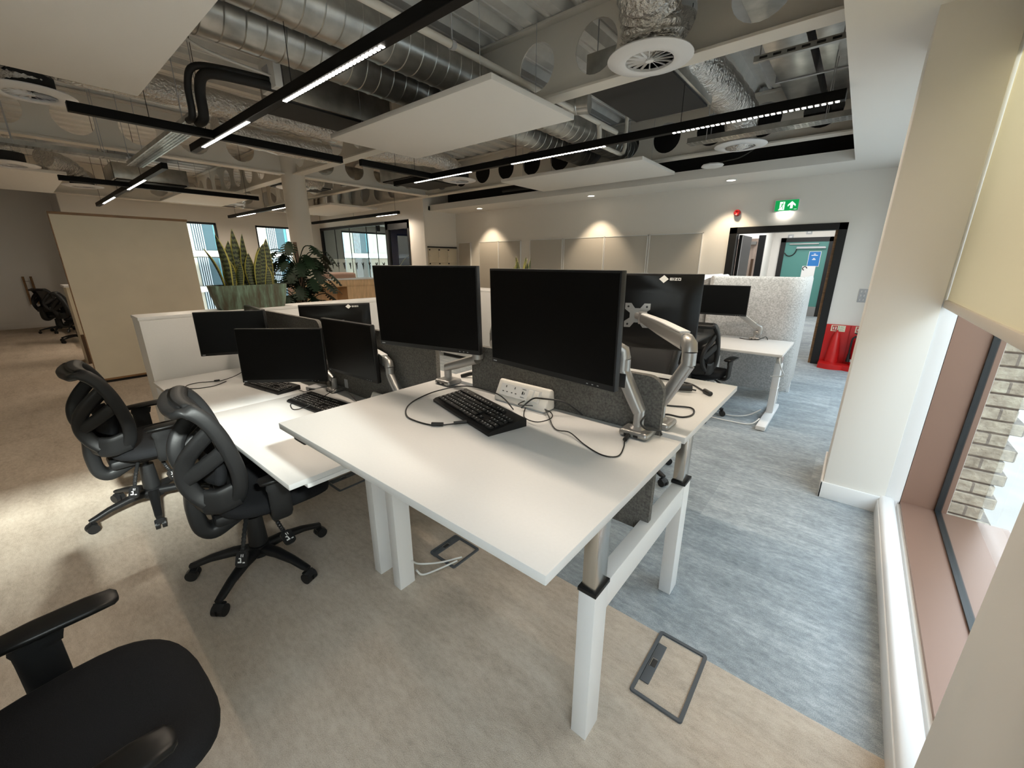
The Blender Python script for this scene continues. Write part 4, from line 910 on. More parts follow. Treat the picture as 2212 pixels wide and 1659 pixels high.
# ================================================================ keyboards
def keyboard(c, ang, label, w=0.455, d=0.165):
    k = thing('keyboard', label, 'keyboard', c, ang)
    def L(x, y, z=0): return Vector((x, y, z))
    b = MB(); pr = [(-d / 2, 0.0), (d / 2, 0.0), (d / 2, 0.030), (d / 2 - 0.012, 0.031), (-d / 2 + 0.012, 0.016), (-d / 2, 0.010)]
    b.prism(pr, w, Matrix(((0, 0, 1, -w / 2), (1, 0, 0, 0), (0, 1, 0, 0), (0, 0, 0, 1)))); b.build('case', M['bezel'], k, world=False)
    kb = MB(); lg = MB(); sl = math.atan2(0.015, d - 0.024); R = Matrix.Rotation(sl, 3, 'X'); rnd = random.Random(3)
    def key(x, row, wd):
        y = -d / 2 + 0.024 + row * 0.0205 + (0.006 if row == 5 else 0); z = 0.016 + (y + d / 2 - 0.012) * 0.015 / (d - 0.024)
        kb.box((x, y, z + 0.004), (wd - 0.0025, 0.0165, 0.008), R, bev=0.0015, seg=1)
        if rnd.random() < 0.85: lg.box((x - wd * 0.15, y + 0.002, z + 0.0083), (0.0036, 0.0040, 0.0004), R)
    u = 0.0188; x0 = -w / 2 + 0.016
    for row in range(6):
        if row == 0: ws = [1.25, 1.25, 1.25, 6.25, 1.25, 1.25, 1.25, 1.25]
        elif row == 1: ws = [1.25] + [1] * 11 + [2.75]
        elif row == 2: ws = [1.75] + [1] * 11 + [2.25]
        elif row == 3: ws = [1.5] + [1] * 12 + [1.5]
        elif row == 4: ws = [1] * 13 + [2]
        else: ws = [1.15] * 13
        x = x0
        for q in ws: key(x + q * u / 2, row, q * u); x += q * u
        xs = x0 + 15.3 * u
        for j in range(3):
            if row in (0, 3, 4, 5) or (row == 1 and j == 1): key(xs + (j + 0.5) * u, row, u)
        if row < 5:
            xs = x0 + 18.6 * u
            for j in range(4): key(xs + (j + 0.5) * u, row, u)
    nk = len(kb.bm.faces); lme = bpy.data.meshes.new('tmp'); lg.bm.to_mesh(lme); kb.bm.from_mesh(lme); bpy.data.meshes.remove(lme); lg.bm.free()
    ko = kb.build('keycaps', M['key'], k, world=False, angle=20); ko.data.materials.append(M['logo'])
    for i, p in enumerate(ko.data.polygons):
        if i >= nk: p.material_index = 1
    ft = MB()
    for x in (-w / 2 + 0.03, w / 2 - 0.03): ft.box((x, d / 2 - 0.01, 0.002), (0.02, 0.012, 0.004))
    return k
KB = keyboard((-1.087, 1.088, 0.9505), RAD(-15.5), 'black keyboard lying askew on the raised desk')
dup(KB, (-2.45, 1.072, 0.6755), RAD(4), 'black keyboard with looped lead on the middle desk')
dup(KB, (-3.18, 1.075, 0.6525), RAD(8), 'black keyboard under the low tilted monitor')
# ================================================================ sockets on desks
def sockets(c, ang, label):
    s = thing('desk_socket', label, 'power socket', c, ang); w = 0.275
    b = MB(); pr = [(-0.038, 0.004), (0.030, 0.004), (0.034, 0.012), (0.026, 0.080), (0.014, 0.090), (0.002, 0.088), (-0.036, 0.020)]
    b.prism(pr, w, Matrix(((0, 0, 1, -w / 2), (1, 0, 0, 0), (0, 1, 0, 0), (0, 0, 0, 1))))
    bmesh.ops.bevel(b.bm, geom=list(b.bm.edges), offset=0.006, segments=3, profile=0.5, affect='EDGES')
    b.build('housing', M['socket'], s, world=False, angle=60)
    MB().box((0, -0.003, 0.0023), (w - 0.02, 0.066, 0.0045)).build('foot', M['grey_plate'], s, world=False)
    y0, z0, y1, z1 = -0.0365, 0.022, -0.002, 0.0855; e = Vector((0, y1 - y0, z1 - z0)).normalized()
    fm = frame_mx((0, (y0 + y1) / 2 - 0.0015, (z0 + z1) / 2 + 0.001), (1, 0, 0), e)
    pl = MB().box((-0.005, 0, 0.0006), (w - 0.06, 0.052, 0.0012)); put(pl, fm).build('faceplate', M['laminate'], s, world=False, angle=0)
    sl = MB()
    for x in (-0.083, -0.035):
        sl.box((x, 0.014, 0.0016), (0.004, 0.009, 0.001)); sl.box((x - 0.011, -0.008, 0.0016), (0.007, 0.0035, 0.001)); sl.box((x + 0.011, -0.008, 0.0016), (0.007, 0.0035, 0.001))
    sl.box((0.010, 0.002, 0.0016), (0.006, 0.013, 0.001)); sl.box((0.019, 0.001, 0.0016), (0.003, 0.010, 0.001))
    for z in (0.018, -0.016): sl.box((0.014, z, 0.0016), (0.02, 0.0018, 0.001))
    put(sl, fm).build('socket_hole', M['socket_dark'], s, world=False, angle=0)
    bl_ = MB()
    for x in (0.050, 0.080): bl_.box((x, 0, 0.002), (0.022, 0.044, 0.002), bev=0.001)
    put(bl_, fm).build('data_blank', M['socket'], s, world=False)
    return s
SK = sockets((-1.003, 1.292, 0.9505), RAD(-1), 'white power and usb socket block on the raised desk')
dup(SK, (-2.05, 1.288, 0.6755), 0, 'white socket block half hidden on the middle desk')
# ================================================================ cables
def cable(pts, r, label, m='cable', plugs=(), cat='cable', n=6):
    t = thing('cable', label, cat, pts[0]); MB().tube(spline(pts, n), r, 8).build('lead', M[m], t, angle=60)
    for p, q, rr in plugs: MB().cyl(p, q, rr, seg=10).build('plug', M[m], t)
    return t
Z1 = 0.9535
cable([(-0.985, 1.20, Z1 + 0.004), (-1.10, 1.235, 0.99), (-1.30, 1.245, 0.985), (-1.40, 1.16, Z1 + .01), (-1.405, 1.05, Z1), (-1.36, 0.96, Z1), (-1.285, 0.895, Z1), (-1.215, 0.875, Z1), (-1.11, 0.892, Z1), (-1.04, 0.975, Z1 + .003)], 0.0028, 'black keyboard lead with usb plug curling left on the raised desk', 'cable',
      [((-1.118, 0.886, 0.958), (-1.083, 0.912, 0.958), 0.0075), ((-1.062, 0.945, 0.958), (-1.035, 0.985, 0.958), 0.0065)])
cable([(-0.965, 1.255, Z1), (-0.93, 1.20, Z1 + .004), (-0.885, 1.150, Z1 + .006), (-0.82, 1.140, Z1 + .01), (-0.80, 1.20, Z1 + .012), (-0.84, 1.25, Z1 + .014), (-0.92, 1.26, Z1 + .016), (-0.98, 1.225, Z1 + .02), (-0.95, 1.30, Z1 + .03), (-0.86, 1.25, Z1 + .015), (-0.75, 1.150, Z1), (-0.68, 1.138, Z1 + .008), (-0.60, 1.100, Z1), (-0.52, 1.068, Z1), (-0.476, 1.09, Z1), (-0.488, 1.16, Z1 + .002), (-0.510, 1.215, Z1 + .008), (-0.512, 1.246, Z1 + .008)], 0.0022, 'thin black lead looping from keyboard to the right arm base', 'cable', [((-0.505, 1.205, 0.961), (-0.512, 1.247, 0.961), 0.0075)])
cable([(-0.96, 1.22, Z1 + .01), (-0.93, 1.255, 1.0), (-0.88, 1.255, 1.012), (-0.80, 1.29, 1.005), (-0.74, 1.33, 0.955)], 0.0034, 'thick black lead arching over the white socket block', 'cable')
cable([(-0.474, 1.285, 1.03), (-0.478, 1.262, 1.01), (-0.46, 1.27, 0.99), (-0.435, 1.32, 0.975), (-0.43, 1.338, 0.955)], 0.0035, 'short black lead dropping behind the right arm base')
cable([(-0.62, 1.63, Z1), (-0.52, 1.66, Z1), (-0.435, 1.685, Z1 + .002), (-0.408, 1.62, Z1), (-0.43, 1.56, Z1), (-0.49, 1.55, Z1), (-0.50, 1.48, Z1 + .002)], 0.0035, 'black lead lying in a U on the facing desk edge')
cable([(-0.85, 2.05, Z1), (-0.65, 2.04, Z1 + .004), (-0.55, 2.05, Z1), (-0.48, 1.985, Z1), (-0.44, 1.935, Z1 + .003)], 0.0045, 'black power lead with kettle plug end on the facing desk', 'cable', [((-0.455, 1.95, 0.961), (-0.42, 1.915, 0.961), 0.011)])
cable([(-0.75, 1.86, Z1 + .004), (-0.62, 1.87, Z1 + .004), (-0.56, 1.90, Z1 + .012)], 0.0045, 'black lead with three pin plug on the facing desk', 'cable', [((-0.57, 1.895, 0.970), (-0.505, 1.925, 0.972), 0.018), ((-0.51, 1.92, 0.965), (-0.485, 1.925, 0.962), 0.004)])
cable([(-0.90, 1.62, Z1), (-0.80, 1.72, 0.985), (-0.72, 1.85, 0.98), (-0.64, 1.90, Z1 + .004)], 0.010, 'bundled black adaptor cables behind the right end screen')
cable([(-3.52, 1.16, 0.80), (-3.60, 1.09, 0.74), (-3.64, 1.0, 0.68), (-3.655, 0.90, 0.6555), (-3.68, 0.83, 0.6555), (-3.72, 0.76, 0.6555), (-3.70, 0.69, 0.6555), (-3.62, 0.665, 0.6555), (-3.55, 0.71, 0.6555), (-3.53, 0.81, 0.6555), (-3.60, 0.91, 0.6555)], 0.0028, 'black keyboard lead looped on the lowest desk', 'cable', [((-3.66, 0.885, 0.659), (-3.67, 0.85, 0.659), 0.007)])
cable([(-2.60, 1.15, 0.70), (-2.60, 1.05, 0.69), (-2.62, 0.99, 0.6785), (-2.57, 0.955, 0.6785), (-2.48, 0.94, 0.6785), (-2.42, 1.0, 0.70), (-2.46, 1.10, 0.715), (-2.58, 1.22, 0.70), (-2.56, 1.28, 0.72), (-2.42, 1.27, 0.71), (-2.30, 1.25, 0.6785)], 0.0028, 'black lead wound round the keyboard on the middle desk', 'cable', [((-2.615, 1.005, 0.684), (-2.60, 1.04, 0.70), 0.008)])
cable([(-3.02, 1.13, 0.656), (-2.95, 1.16, 0.66), (-2.86, 1.17, 0.658), (-2.80, 1.20, 0.679)], 0.0028, 'thin black leads at the low tilted monitor foot')
cable([(-1.52, 1.42, 0.955), (-1.46, 1.45, 0.975), (-1.36, 1.44, 0.98), (-1.30, 1.42, 0.955)], 0.011, 'clump of black leads between the felt screens')
cable([(-1.438, 0.99, 0.055), (-1.43, 1.02, 0.012), (-1.40, 1.10, 0.010), (-1.37, 1.20, 0.012)], 0.005, 'lower of two white power leads running to the floor box', 'white_cable')
cable([(-1.438, 0.965, 0.13), (-1.47, 1.03, 0.05), (-1.43, 1.13, 0.014), (-1.37, 1.235, 0.013)], 0.005, 'upper of two white power leads running to the floor box', 'white_cable')
# desk dock under the left low monitor
dk = thing('dock_box', 'grey dock box standing under the low tilted monitor', 'dock', (-2.80, 1.13, 0.652))
MB().box((-2.86, 1.255, 0.668), (0.10, 0.10, 0.030), Matrix.Rotation(0.3, 3, 'Z'), bev=0.005).build('case', M['grey_plate'], dk)
MB().box((-2.835, 1.212, 0.668), (0.06, 0.004, 0.012), Matrix.Rotation(0.3, 3, 'Z')).build('port_strip', M['black'], dk)
# ================================================================ floor boxes
def floor_box(x0, x1, y0, y1, label):
    f = thing('floor_box', label, 'floor box', ((x0 + x1) / 2, (y0 + y1) / 2, 0.0)); t = 0.014; m = MB(); cx_, cy_ = (x0 + x1) / 2, (y0 + y1) / 2
    P = rounded_rect(x1 - x0, y1 - y0, 0.012, 4); Q = rounded_rect(x1 - x0 - 2 * t, y1 - y0 - 2 * t, 0.004, 4)
    A = [m.bm.verts.new((cx_ + p[0], cy_ + p[1], 0.0)) for p in P]; B = [m.bm.verts.new((cx_ + p[0] * .985, cy_ + p[1] * .99, 0.007)) for p in P]; C = [m.bm.verts.new((cx_ + p[0], cy_ + p[1], 0.006)) for p in Q]; D = [m.bm.verts.new((cx_ + p[0], cy_ + p[1], 0.0)) for p in Q]
    n = len(P)
    for R1, R2 in ((A, B), (B, C), (C, D)):
        for k in range(n): m.bm.faces.new((R1[k], R1[(k + 1) % n], R2[(k + 1) % n], R2[k]))
    m.build('rim', M['box_grey'], f, angle=40)
    MB().b2((x0 + t + 0.001, cy_ - 0.10, 0.0), (x0 + t + 0.036, cy_ + 0.10, 0.0045), bev=0.002).build('lid_bar', M['box_grey'], f)
    MB().b2((x0 + t + 0.008, cy_ - 0.022, 0.0045), (x0 + t + 0.03, cy_ + 0.012, 0.0055)).build('finger_recess', M['socket_dark'], f)
    MB().tube([(x0 + t + 0.010, cy_ - 0.026, 0.007), (x0 + t + 0.010, cy_ + 0.014, 0.008), (x0 + t + 0.030, cy_ + 0.016, 0.007)], 0.0014, 6).build('pull_ring', M['brass'], f)
    return f
floor_box(-0.382, -0.190, 1.145, 1.474, 'dark floor box cover beside the front chrome leg, on the carpet seam')
floor_box(-1.545, -1.348, 1.155, 1.350, 'floor box under the raised desk with white leads plugged in')
floor_box(-2.70, -2.51, 1.156, 1.40, 'floor box under the lowered middle desk')
# ================================================================ office chairs
def make_chair(label, loc, rz, group='black mesh task chairs'):
    c = thing('office_chair', label, 'chair', (0, 0, 0), 0, group)
    # seat: rounded cushion on a pan (front = +y)
    def outline(k, s=1.0):
        a = 2 * pi * k / 40; ca, sa = cos(a), sin(a)
        x = math.copysign(abs(ca) ** 0.62, ca) * 0.266; y = math.copysign(abs(sa) ** 0.66, sa) * 0.25
        if y < 0: x *= 1 + 0.28 * y        # narrower towards the back
        return x * s, y * s + 0.098
    b = MB(); rings = []
    for s, z, dz in ((0.0, 0.478, 0), (0.35, 0.478, 0), (0.7, 0.483, 0), (0.90, 0.482, 0), (0.975, 0.470, 0), (1.0, 0.452, 0), (0.985, 0.432, 0), (0.93, 0.420, 0), (0.5, 0.416, 0)):
        if s == 0.0: continue
        R = []
        for k in range(40):
            x, y = outline(k, s); drop = -0.030 * max(0, (y - 0.185) / 0.15) ** 2
            R.append(b.bm.verts.new((x, y, z + drop)))
        rings.append(R)
    b.bm.faces.new(rings[0])
    for A, B in zip(rings, rings[1:]):
        for k in range(40): b.bm.faces.new((A[k], A[(k + 1) % 40], B[(k + 1) % 40], B[k]))
    b.bm.faces.new(rings[-1][::-1]); b.build('seat', M['seat'], c, angle=80)
    b = MB(); pts = [outline(k, 0.94) for k in range(40)]
    A = [b.bm.verts.new((x, y, 0.424 - 0.03 * max(0, (y - .185) / .15) ** 2)) for x, y in pts]; B = [b.bm.verts.new((x * 0.86, 0.085 + (y - 0.085) * 0.86, 0.400)) for x, y in pts]
    for k in range(40): b.bm.faces.new((A[k], A[(k + 1) % 40], B[(k + 1) % 40], B[k]))
    b.bm.faces.new(A[::-1]); b.bm.faces.new(B); b.build('seat_pan', M['black'], c, angle=40)
    MB().b2((-0.09, -0.16, 0.345), (0.09, 0.12, 0.402), bev=0.02).build('tilt_mechanism', M['charcoal'], c)
    # back frame: curved loop with rolled head
    prof = [(-0.075, 0.50), (-0.052, 0.56), (-0.045, 0.64), (-0.058, 0.73), (-0.080, 0.82), (-0.108, 0.89), (-0.135, 0.932), (-0.165, 0.955), (-0.195, 0.950)]
    half = [0.180, 0.200, 0.208, 0.210, 0.208, 0.202, 0.195, 0.186, 0.174]
    P = spline([(0, y, z) for y, z in prof], 4); H = spline([(h, 0, 0) for h in half], 4)
    bow = 0.022
    def bp(u, i): return Vector((u * H[i].x, P[i].y + bow * (1 - u * u) * -1.0 + 0.0, P[i].z))
    n = len(P)
    L = [bp(-1, i) for i in range(n)]; Rr = [bp(1, i) for i in range(n)]
    top = [bp(-1 + 2 * k / 10, n - 1) for k in range(1, 10)]
    bot = [bp(1 - 2 * k / 10, 0) for k in range(1, 10)]
    b = MB(); b.sweep(L + top + Rr[::-1] + bot, 0.019, 0.031, (0, 1, 0.15), 12, 3.0, closed=True)
    b.build('back_frame', M['charcoal'], c, angle=60)
    # rolled head cap
    i0 = n - 8; b = MB()
    b.grid(lambda u, v: bp(-0.985 + 1.97 * u, int(round(i0 + v * (n - 1 - i0)))) + Vector((0, 0.012 - 0.024 * 0, 0.012)), 14, 10)
    b.build('head_cap', M['charcoal'], c, solid=0.034, angle=80)
    b = MB(); b.grid(lambda u, v: bp(-0.97 + 1.94 * u, int(round(v * i0))) + Vector((0, 0.004, 0)), 12, 14)
    b.build('back_mesh', M['mesh'], c, angle=80)
    # rear support: bottom bracket, two hooped spines with diagonal struts
    b = MB()
    for s in (-1, 1):
        b.sweep(spline([(s * 0.190, -0.105, 0.86), (s * 0.175, -0.170, 0.795), (s * 0.150, -0.215, 0.725), (s * 0.140, -0.225, 0.65), (s * 0.145, -0.205, 0.58), (s * 0.16, -0.170, 0.53)], 5), 0.018, 0.034, (0, 1, 0), 10, 3)
        b.sweep(spline([(s * 0.145, -0.222, 0.655), (s * 0.175, -0.155, 0.70), (s * 0.200, -0.085, 0.755)], 5), 0.016, 0.033, (0, 0, 1), 10, 3.4)
        b.sweep(spline([(s * 0.160, -0.175, 0.535), (s * 0.185, -0.130, 0.53), (s * 0.190, -0.065, 0.545)], 4), 0.018, 0.058, (0, 0, 1), 12, 4)
    b.sweep([(-0.16, -0.175, 0.535), (-0.08, -0.195, 0.53), (0, -0.202, 0.53), (0.08, -0.195, 0.53), (0.16, -0.175, 0.535)], 0.020, 0.056, (0, 0, 1), 12, 4)
    b.build('back_support', M['charcoal'], c, angle=60)
    # lumbar pad
    b = MB(); b.grid(lambda u, v: (-0.15 + 0.30 * u, -0.105 - 0.045 * (1 - (2 * u - 1) ** 2) + 0.012 * sin(pi * v), 0.585 + 0.12 * v), 12, 6)
    b.build('lumbar_pad', M['seat'], c, solid=0.035, angle=80)
    # J bar from bracket to mechanism
    MB().sweep(spline([(0, -0.205, 0.53), (0, -0.215, 0.44), (0, -0.205, 0.345), (0, -0.165, 0.310), (0, -0.10, 0.335), (0, -0.04, 0.365)], 5), [0.05] * 26, [0.034] * 26, (0, 1, 0), 12, 4).build('back_bar', M['charcoal'], c, angle=50)
    # arms
    for s in (-1, 1):
        a = MB(); a.sweep(spline([(s * 0.22, 0.075, 0.408), (s * 0.275, 0.075, 0.408), (s * 0.298, 0.075, 0.435), (s * 0.300, 0.075, 0.53), (s * 0.300, 0.075, 0.56), (s * 0.298, 0.085, 0.600)], 4), [0.040] * 8 + [0.044] * 8 + [0.05] * 5, 0.014, (1, 0, 0.3), 12, 3.6)
        ar = a.build('armrest', M['charcoal'], c, angle=50)
        p = MB(); p.sweep([(s * 0.292, 0.005, 0.606), (s * 0.292, 0.015, 0.609), (s * 0.292, 0.08, 0.611), (s * 0.292, 0.18, 0.611), (s * 0.292, 0.232, 0.608), (s * 0.292, 0.242, 0.605)], [0.026, 0.036, 0.042, 0.042, 0.036, 0.024], [0.008, 0.012, 0.0135, 0.0135, 0.012, 0.008], (0, 0, 1), 14, 3)
        p.build('arm_pad', M['black_soft'], ar, angle=60)
    # column and five star base
    MB().cyl((0, 0, 0.075), (0, 0, 0.15), 0.036, seg=20).cyl((0, 0, 0.15), (0, 0, 0.305), 0.044, 0.037, 24).cyl((0, 0, 0.305), (0, 0, 0.36), 0.016).build('gas_column', M['charcoal'], c, angle=40)
    sb = MB()
    for k in range(5):
        a = RAD(-90 + 72 * k + 36); d = Vector((cos(a), sin(a), 0))
        sb.sweep([d * 0.02 + Vector((0, 0, 0.115)), d * 0.12 + Vector((0, 0, 0.116)), d * 0.22 + Vector((0, 0, 0.100)), d * 0.29 + Vector((0, 0, 0.078)), d * 0.315 + Vector((0, 0, 0.074))], [0.030, 0.026, 0.021, 0.019, 0.015], [0.024, 0.020, 0.015, 0.013, 0.010], (0, 0, 1), 12, 3)
    sb.cyl((0, 0, 0.085), (0, 0, 0.14), 0.052, 0.046, 24)
    base = sb.build('star_base', M['black'], c, angle=50)
    for k in range(5):
        a = RAD(-90 + 72 * k + 36); d = Vector((cos(a), sin(a), 0)); p = d * 0.300; q = Vector((-d.y, d.x, 0)); w = MB()
        ctr = p + d * 0.012 + Vector((0, 0, 0.0275))
        w.cyl(ctr - q * 0.026, ctr - q * 0.005, 0.0275, seg=20).cyl(ctr + q * 0.005, ctr + q * 0.026, 0.0275, seg=20)
        w.sweep([ctr + d * 0.022 + Vector((0, 0, 0.010)), ctr + Vector((0, 0, 0.030)), ctr - d * 0.022 + Vector((0, 0, 0.022))], [0.020, 0.026, 0.02], 0.006, (0, 0, 1), 10, 3)
        w.cyl(p + Vector((0, 0, 0.04)), p + Vector((0, 0, 0.085)), 0.010, seg=12)
        w.build('caster', M['black'], base, angle=40)
    # flexible adjuster stems with printed paddles
    for (p0, p1, p2) in (((0.12, -0.04, 0.385), (0.20, -0.075, 0.33), (0.225, -0.095, 0.27)), ((0.17, 0.05, 0.40), (0.25, 0.06, 0.355), (0.285, 0.07, 0.325))):
        st_ = MB(); pts = spline([p0, p1, p2], 10); st_.tube(pts, [0.008 + 0.0025 * (i % 2) for i in range(len(pts))], 10)
        s_ = st_.build('adjuster_stem', M['charcoal'], c, angle=30)
        d = (Vector(p2) - Vector(p1)).normalized(); q = Vector((d.y, -d.x, 0)).normalized(); nn = q.cross(d).normalized()
        if nn.z < 0: nn = -nn
        side = d.cross(nn).normalized()
        mxp = Matrix(((d.x, side.x, nn.x, p2[0] + d.x * .03), (d.y, side.y, nn.y, p2[1] + d.y * .03), (d.z, side.z, nn.z, p2[2] + d.z * .03), (0, 0, 0, 1)))
        pm = MB(); pm.prism(rounded_rect(0.068, 0.050, 0.016), 0.012, Matrix.Translation((0, 0, -0.006))); put(pm, mxp); pd = pm.build('paddle', M['black'], s_, angle=30)
        gl = MB()
        for gx, gy, gw, gh in ((0.012, 0.006, 0.006, 0.016), (0.004, 0.002, 0.010, 0.005), (-0.004, 0.006, 0.005, 0.010), (0.014, -0.012, 0.005, 0.010), (-0.016, -0.006, 0.012, 0.003), (-0.016, 0.002, 0.012, 0.003)): gl.box((gx, gy, 0.0064), (gw, gh, 0.0006))
        put(gl, mxp).build('paddle_print', M['logo'], pd, angle=0)
    c.location = loc; c.rotation_euler = (0, 0, rz); return c
CH = make_chair('black mesh office chair facing the middle desk, nearest full chair', (-2.14, 0.535, 0), RAD(-7))
C1 = dup(CH, (-3.27, 0.31, 0), RAD(0), 'black mesh office chair second from the camera, sunlit by the lowest desk')
def turn(c, a):
    for o in c.children:
        if o.name.startswith('star_base'): o.rotation_euler.z = RAD(a)
turn(CH, 9); turn(C1, -25)
C3 = dup(CH, (-1.195, -0.232, 0.0), RAD(1), 'black chair cropped at the lower left corner, seat seen from above')
turn(C3, 36)
dup(CH, (-1.13, 4.33, 0), RAD(-6), 'black mesh chair at the small desk before the pale booth')
dup(CH, (-1.10, 2.78, 0), RAD(168), 'black chair behind the large logo monitor, mostly hidden')
dup(CH, (-13.9, 0.55, 0), RAD(30), 'farther of the two dark chairs at the far left, beside the wooden handle')
dup(CH, (-12.0, 0.72, 0), RAD(-10), 'nearer of the two dark chairs at the far left, behind the partition')
# ================================================================ small desk and felt booth on the right
def tdesk(x0, x1, y0, y1, z, label, fx):
    d = thing('small_desk', label, 'desk', ((x0 + x1) / 2, (y0 + y1) / 2, 0))
    MB().b2((x0, y0, z - 0.025), (x1, y1, z), bev=0.0025).build('desktop', M['laminate'], d)
    for x in fx:
        MB().b2((x - 0.04, y0 - 0.12, 0.004), (x + 0.04, y1 - 0.10, 0.045), bev=0.006).build('foot', M['white_metal'], d)
        ym = (y0 + y1) / 2 - 0.02
        MB().b2((x - 0.03, ym - 0.045, 0.045), (x + 0.03, ym + 0.045, 0.56), bev=0.004).build('leg', M['white_metal'], d)
        MB().b2((x - 0.024, ym - 0.038, 0.56), (x + 0.024, ym + 0.038, z - 0.025), bev=0.003).build('lift_column', M['chrome'], d)
        MB().b2((x - 0.034, ym - 0.05, 0.30), (x + 0.034, ym + 0.05, 0.305)).build('cable_tie', M['skirt'], d)
    return d
tdesk(-1.10, -0.405, 4.36, 5.20, 0.72, 'small white desk with T shaped foot before the pale booth', (-0.46, -1.04))
tdesk(-2.60, -1.22, 4.42, 5.20, 0.72, 'white desk glimpsed past the large monitor left of the small desk', (-1.30, -2.5))
def booth(x0, x1, y0, y1, z0, z1, label, right=True, leftc=True):
    """felt booth screen: flat front with rounded corners returning backwards"""
    r = 0.17; th = 0.05; path = []
    if leftc:
        path += [(x0, y1), (x0, y0 + 0.06)]
        for k in range(1, 6): a = RAD(180 + 18 * k); path.append((x0 + 0.06 + 0.06 * cos(a), y0 + 0.06 + 0.06 * sin(a)))
    else: path.append((x0, y0))
    for k in range(9):
        a = RAD(-90 + 90 * k / 8); path.append((x1 - r + r * cos(a), y0 + r + r * sin(a)))
    path.append((x1, y1))
    bo = thing('felt_booth', label, 'screen booth', ((x0 + x1) / 2, (y0 + y1) / 2, 0)); b = MB(); N = len(path)
    def nrm(i):
        a, c = Vector(path[max(i - 1, 0)]), Vector(path[min(i + 1, N - 1)]); t = (c - a).normalized(); return Vector((-t.y, t.x))
    secs = []
    for i, p in enumerate(path):
        q = nrm(i); R = []
        cr = 0.06 if 0 else 0.0
        for (o, z) in ((0, z0 + 0.03), (0, z1 - 0.03), (0.008, z1 - 0.008), (th / 2, z1), (th - 0.008, z1 - 0.008), (th, z1 - 0.03), (th, z0 + 0.03), (th / 2, z0)):
            R.append(b.bm.verts.new((p[0] + q.x * o, p[1] + q.y * o, z)))
        secs.append(R)
    for A, B in zip(secs, secs[1:]):
        for k in range(8): b.bm.faces.new((A[k], A[(k + 1) % 8], B[(k + 1) % 8], B[k]))
    b.bm.faces.new(secs[0][::-1]); b.bm.faces.new(secs[-1])
    b.build('felt_panel', M['felt_light'], bo, angle=50)
    for (x, y) in ((x1 - 0.08, y0 + 0.06), (x1 - 0.025, y1 - 0.10), (x0 + 0.1, y0 + 0.03)): MB().b2((x - 0.015, y - 0.02, 0), (x + 0.015, y + 0.02, z0 + 0.02)).build('leg', M['white_metal'], bo)
    return bo
booth(-1.335, -0.40, 5.22, 5.95, 0.13, 1.385, 'pale grey felt booth screen with rounded corner by the doorway')
booth(-2.40, -1.355, 5.22, 5.95, 0.13, 1.390, 'pale grey felt booth screen left of the rounded one, mostly hidden')
cable([(-0.425, 4.40, 0.70), (-0.42, 4.36, 0.66), (-0.40, 4.42, 0.58), (-0.385, 4.55, 0.50), (-0.42, 4.62, 0.46), (-0.50, 4.66, 0.44)], 0.006, 'white lead dangling from the small desk corner', 'white_cable')
cable([(-0.52, 4.60, 0.10), (-0.62, 4.55, 0.03), (-0.75, 4.48, 0.012), (-0.92, 4.48, 0.012), (-1.0, 4.42, 0.012)], 0.006, 'white lead lying on the blue carpet under the small desk', 'white_cable')
cable([(-0.50, 4.42, 0.06), (-0.56, 4.34, 0.012), (-0.72, 4.30, 0.012), (-0.88, 4.30, 0.012), (-1.0, 4.34, 0.012)], 0.006, 'second white lead on the blue carpet nearer the T foot', 'white_cable')
cable([(-0.90, 5.06, 0.724), (-0.80, 5.02, 0.724), (-0.70, 5.04, 0.74), (-0.66, 5.10, 0.76), (-0.64, 5.14, 0.724)], 0.004, 'small black lead beside the pale monitor arm base')
# ================================================================ storage
def cabinet(x0, x1, y0, y1, z1, face, nd, label, m='laminate', plinth=0.06):
    """face '+x' or '-y': side with doors"""
    c = thing('storage_cabinet', label, 'cabinet', ((x0 + x1) / 2, (y0 + y1) / 2, 0))
    MB().b2((x0 + 0.004, y0 + 0.004, plinth), (x1 - 0.004, y1 - 0.004, z1 - 0.025)).build('body', M[m], c)
    MB().b2((x0, y0, z1 - 0.025), (x1, y1, z1), bev=0.003).build('top', M[m], c)
    MB().b2((x0 + 0.03, y0 + 0.03, 0), (x1 - 0.03, y1 - 0.03, plinth)).build('plinth', M['black'], c)
    for k in range(nd):
        if face == '+x':
            a, b_ = y0 + (y1 - y0) * k / nd, y0 + (y1 - y0) * (k + 1) / nd
            d = MB().b2((x1 - 0.004, a + 0.0025, plinth + 0.004), (x1 + 0.014, b_ - 0.0025, z1 - 0.029), bev=0.001).build('door', M[m], c)
        else:
            a, b_ = x0 + (x1 - x0) * k / nd, x0 + (x1 - x0) * (k + 1) / nd
            d = MB().b2((a + 0.0025, y0 - 0.014, plinth + 0.004), (b_ - 0.0025, y0 + 0.004, z1 - 0.029), bev=0.001).build('door', M[m], c)
    return c
cabinet(-4.36, -4.10, 0.565, 1.40, 1.135, '+x', 1, 'white storage unit end panel beside the lowest desk')
cabinet(-4.36, -4.10, 1.405, 3.0, 1.135, '+x', 4, 'white storage unit with doors under the green planter')
cabinet(-5.3, -4.03, 4.50, 4.95, 1.135, '-y', 3, 'white cabinet seen between the two raised monitors')
cabinet(-4.02, -2.75, 4.50, 4.95, 1.135, '-y', 3, 'white cabinet carrying the small distant snake plant')
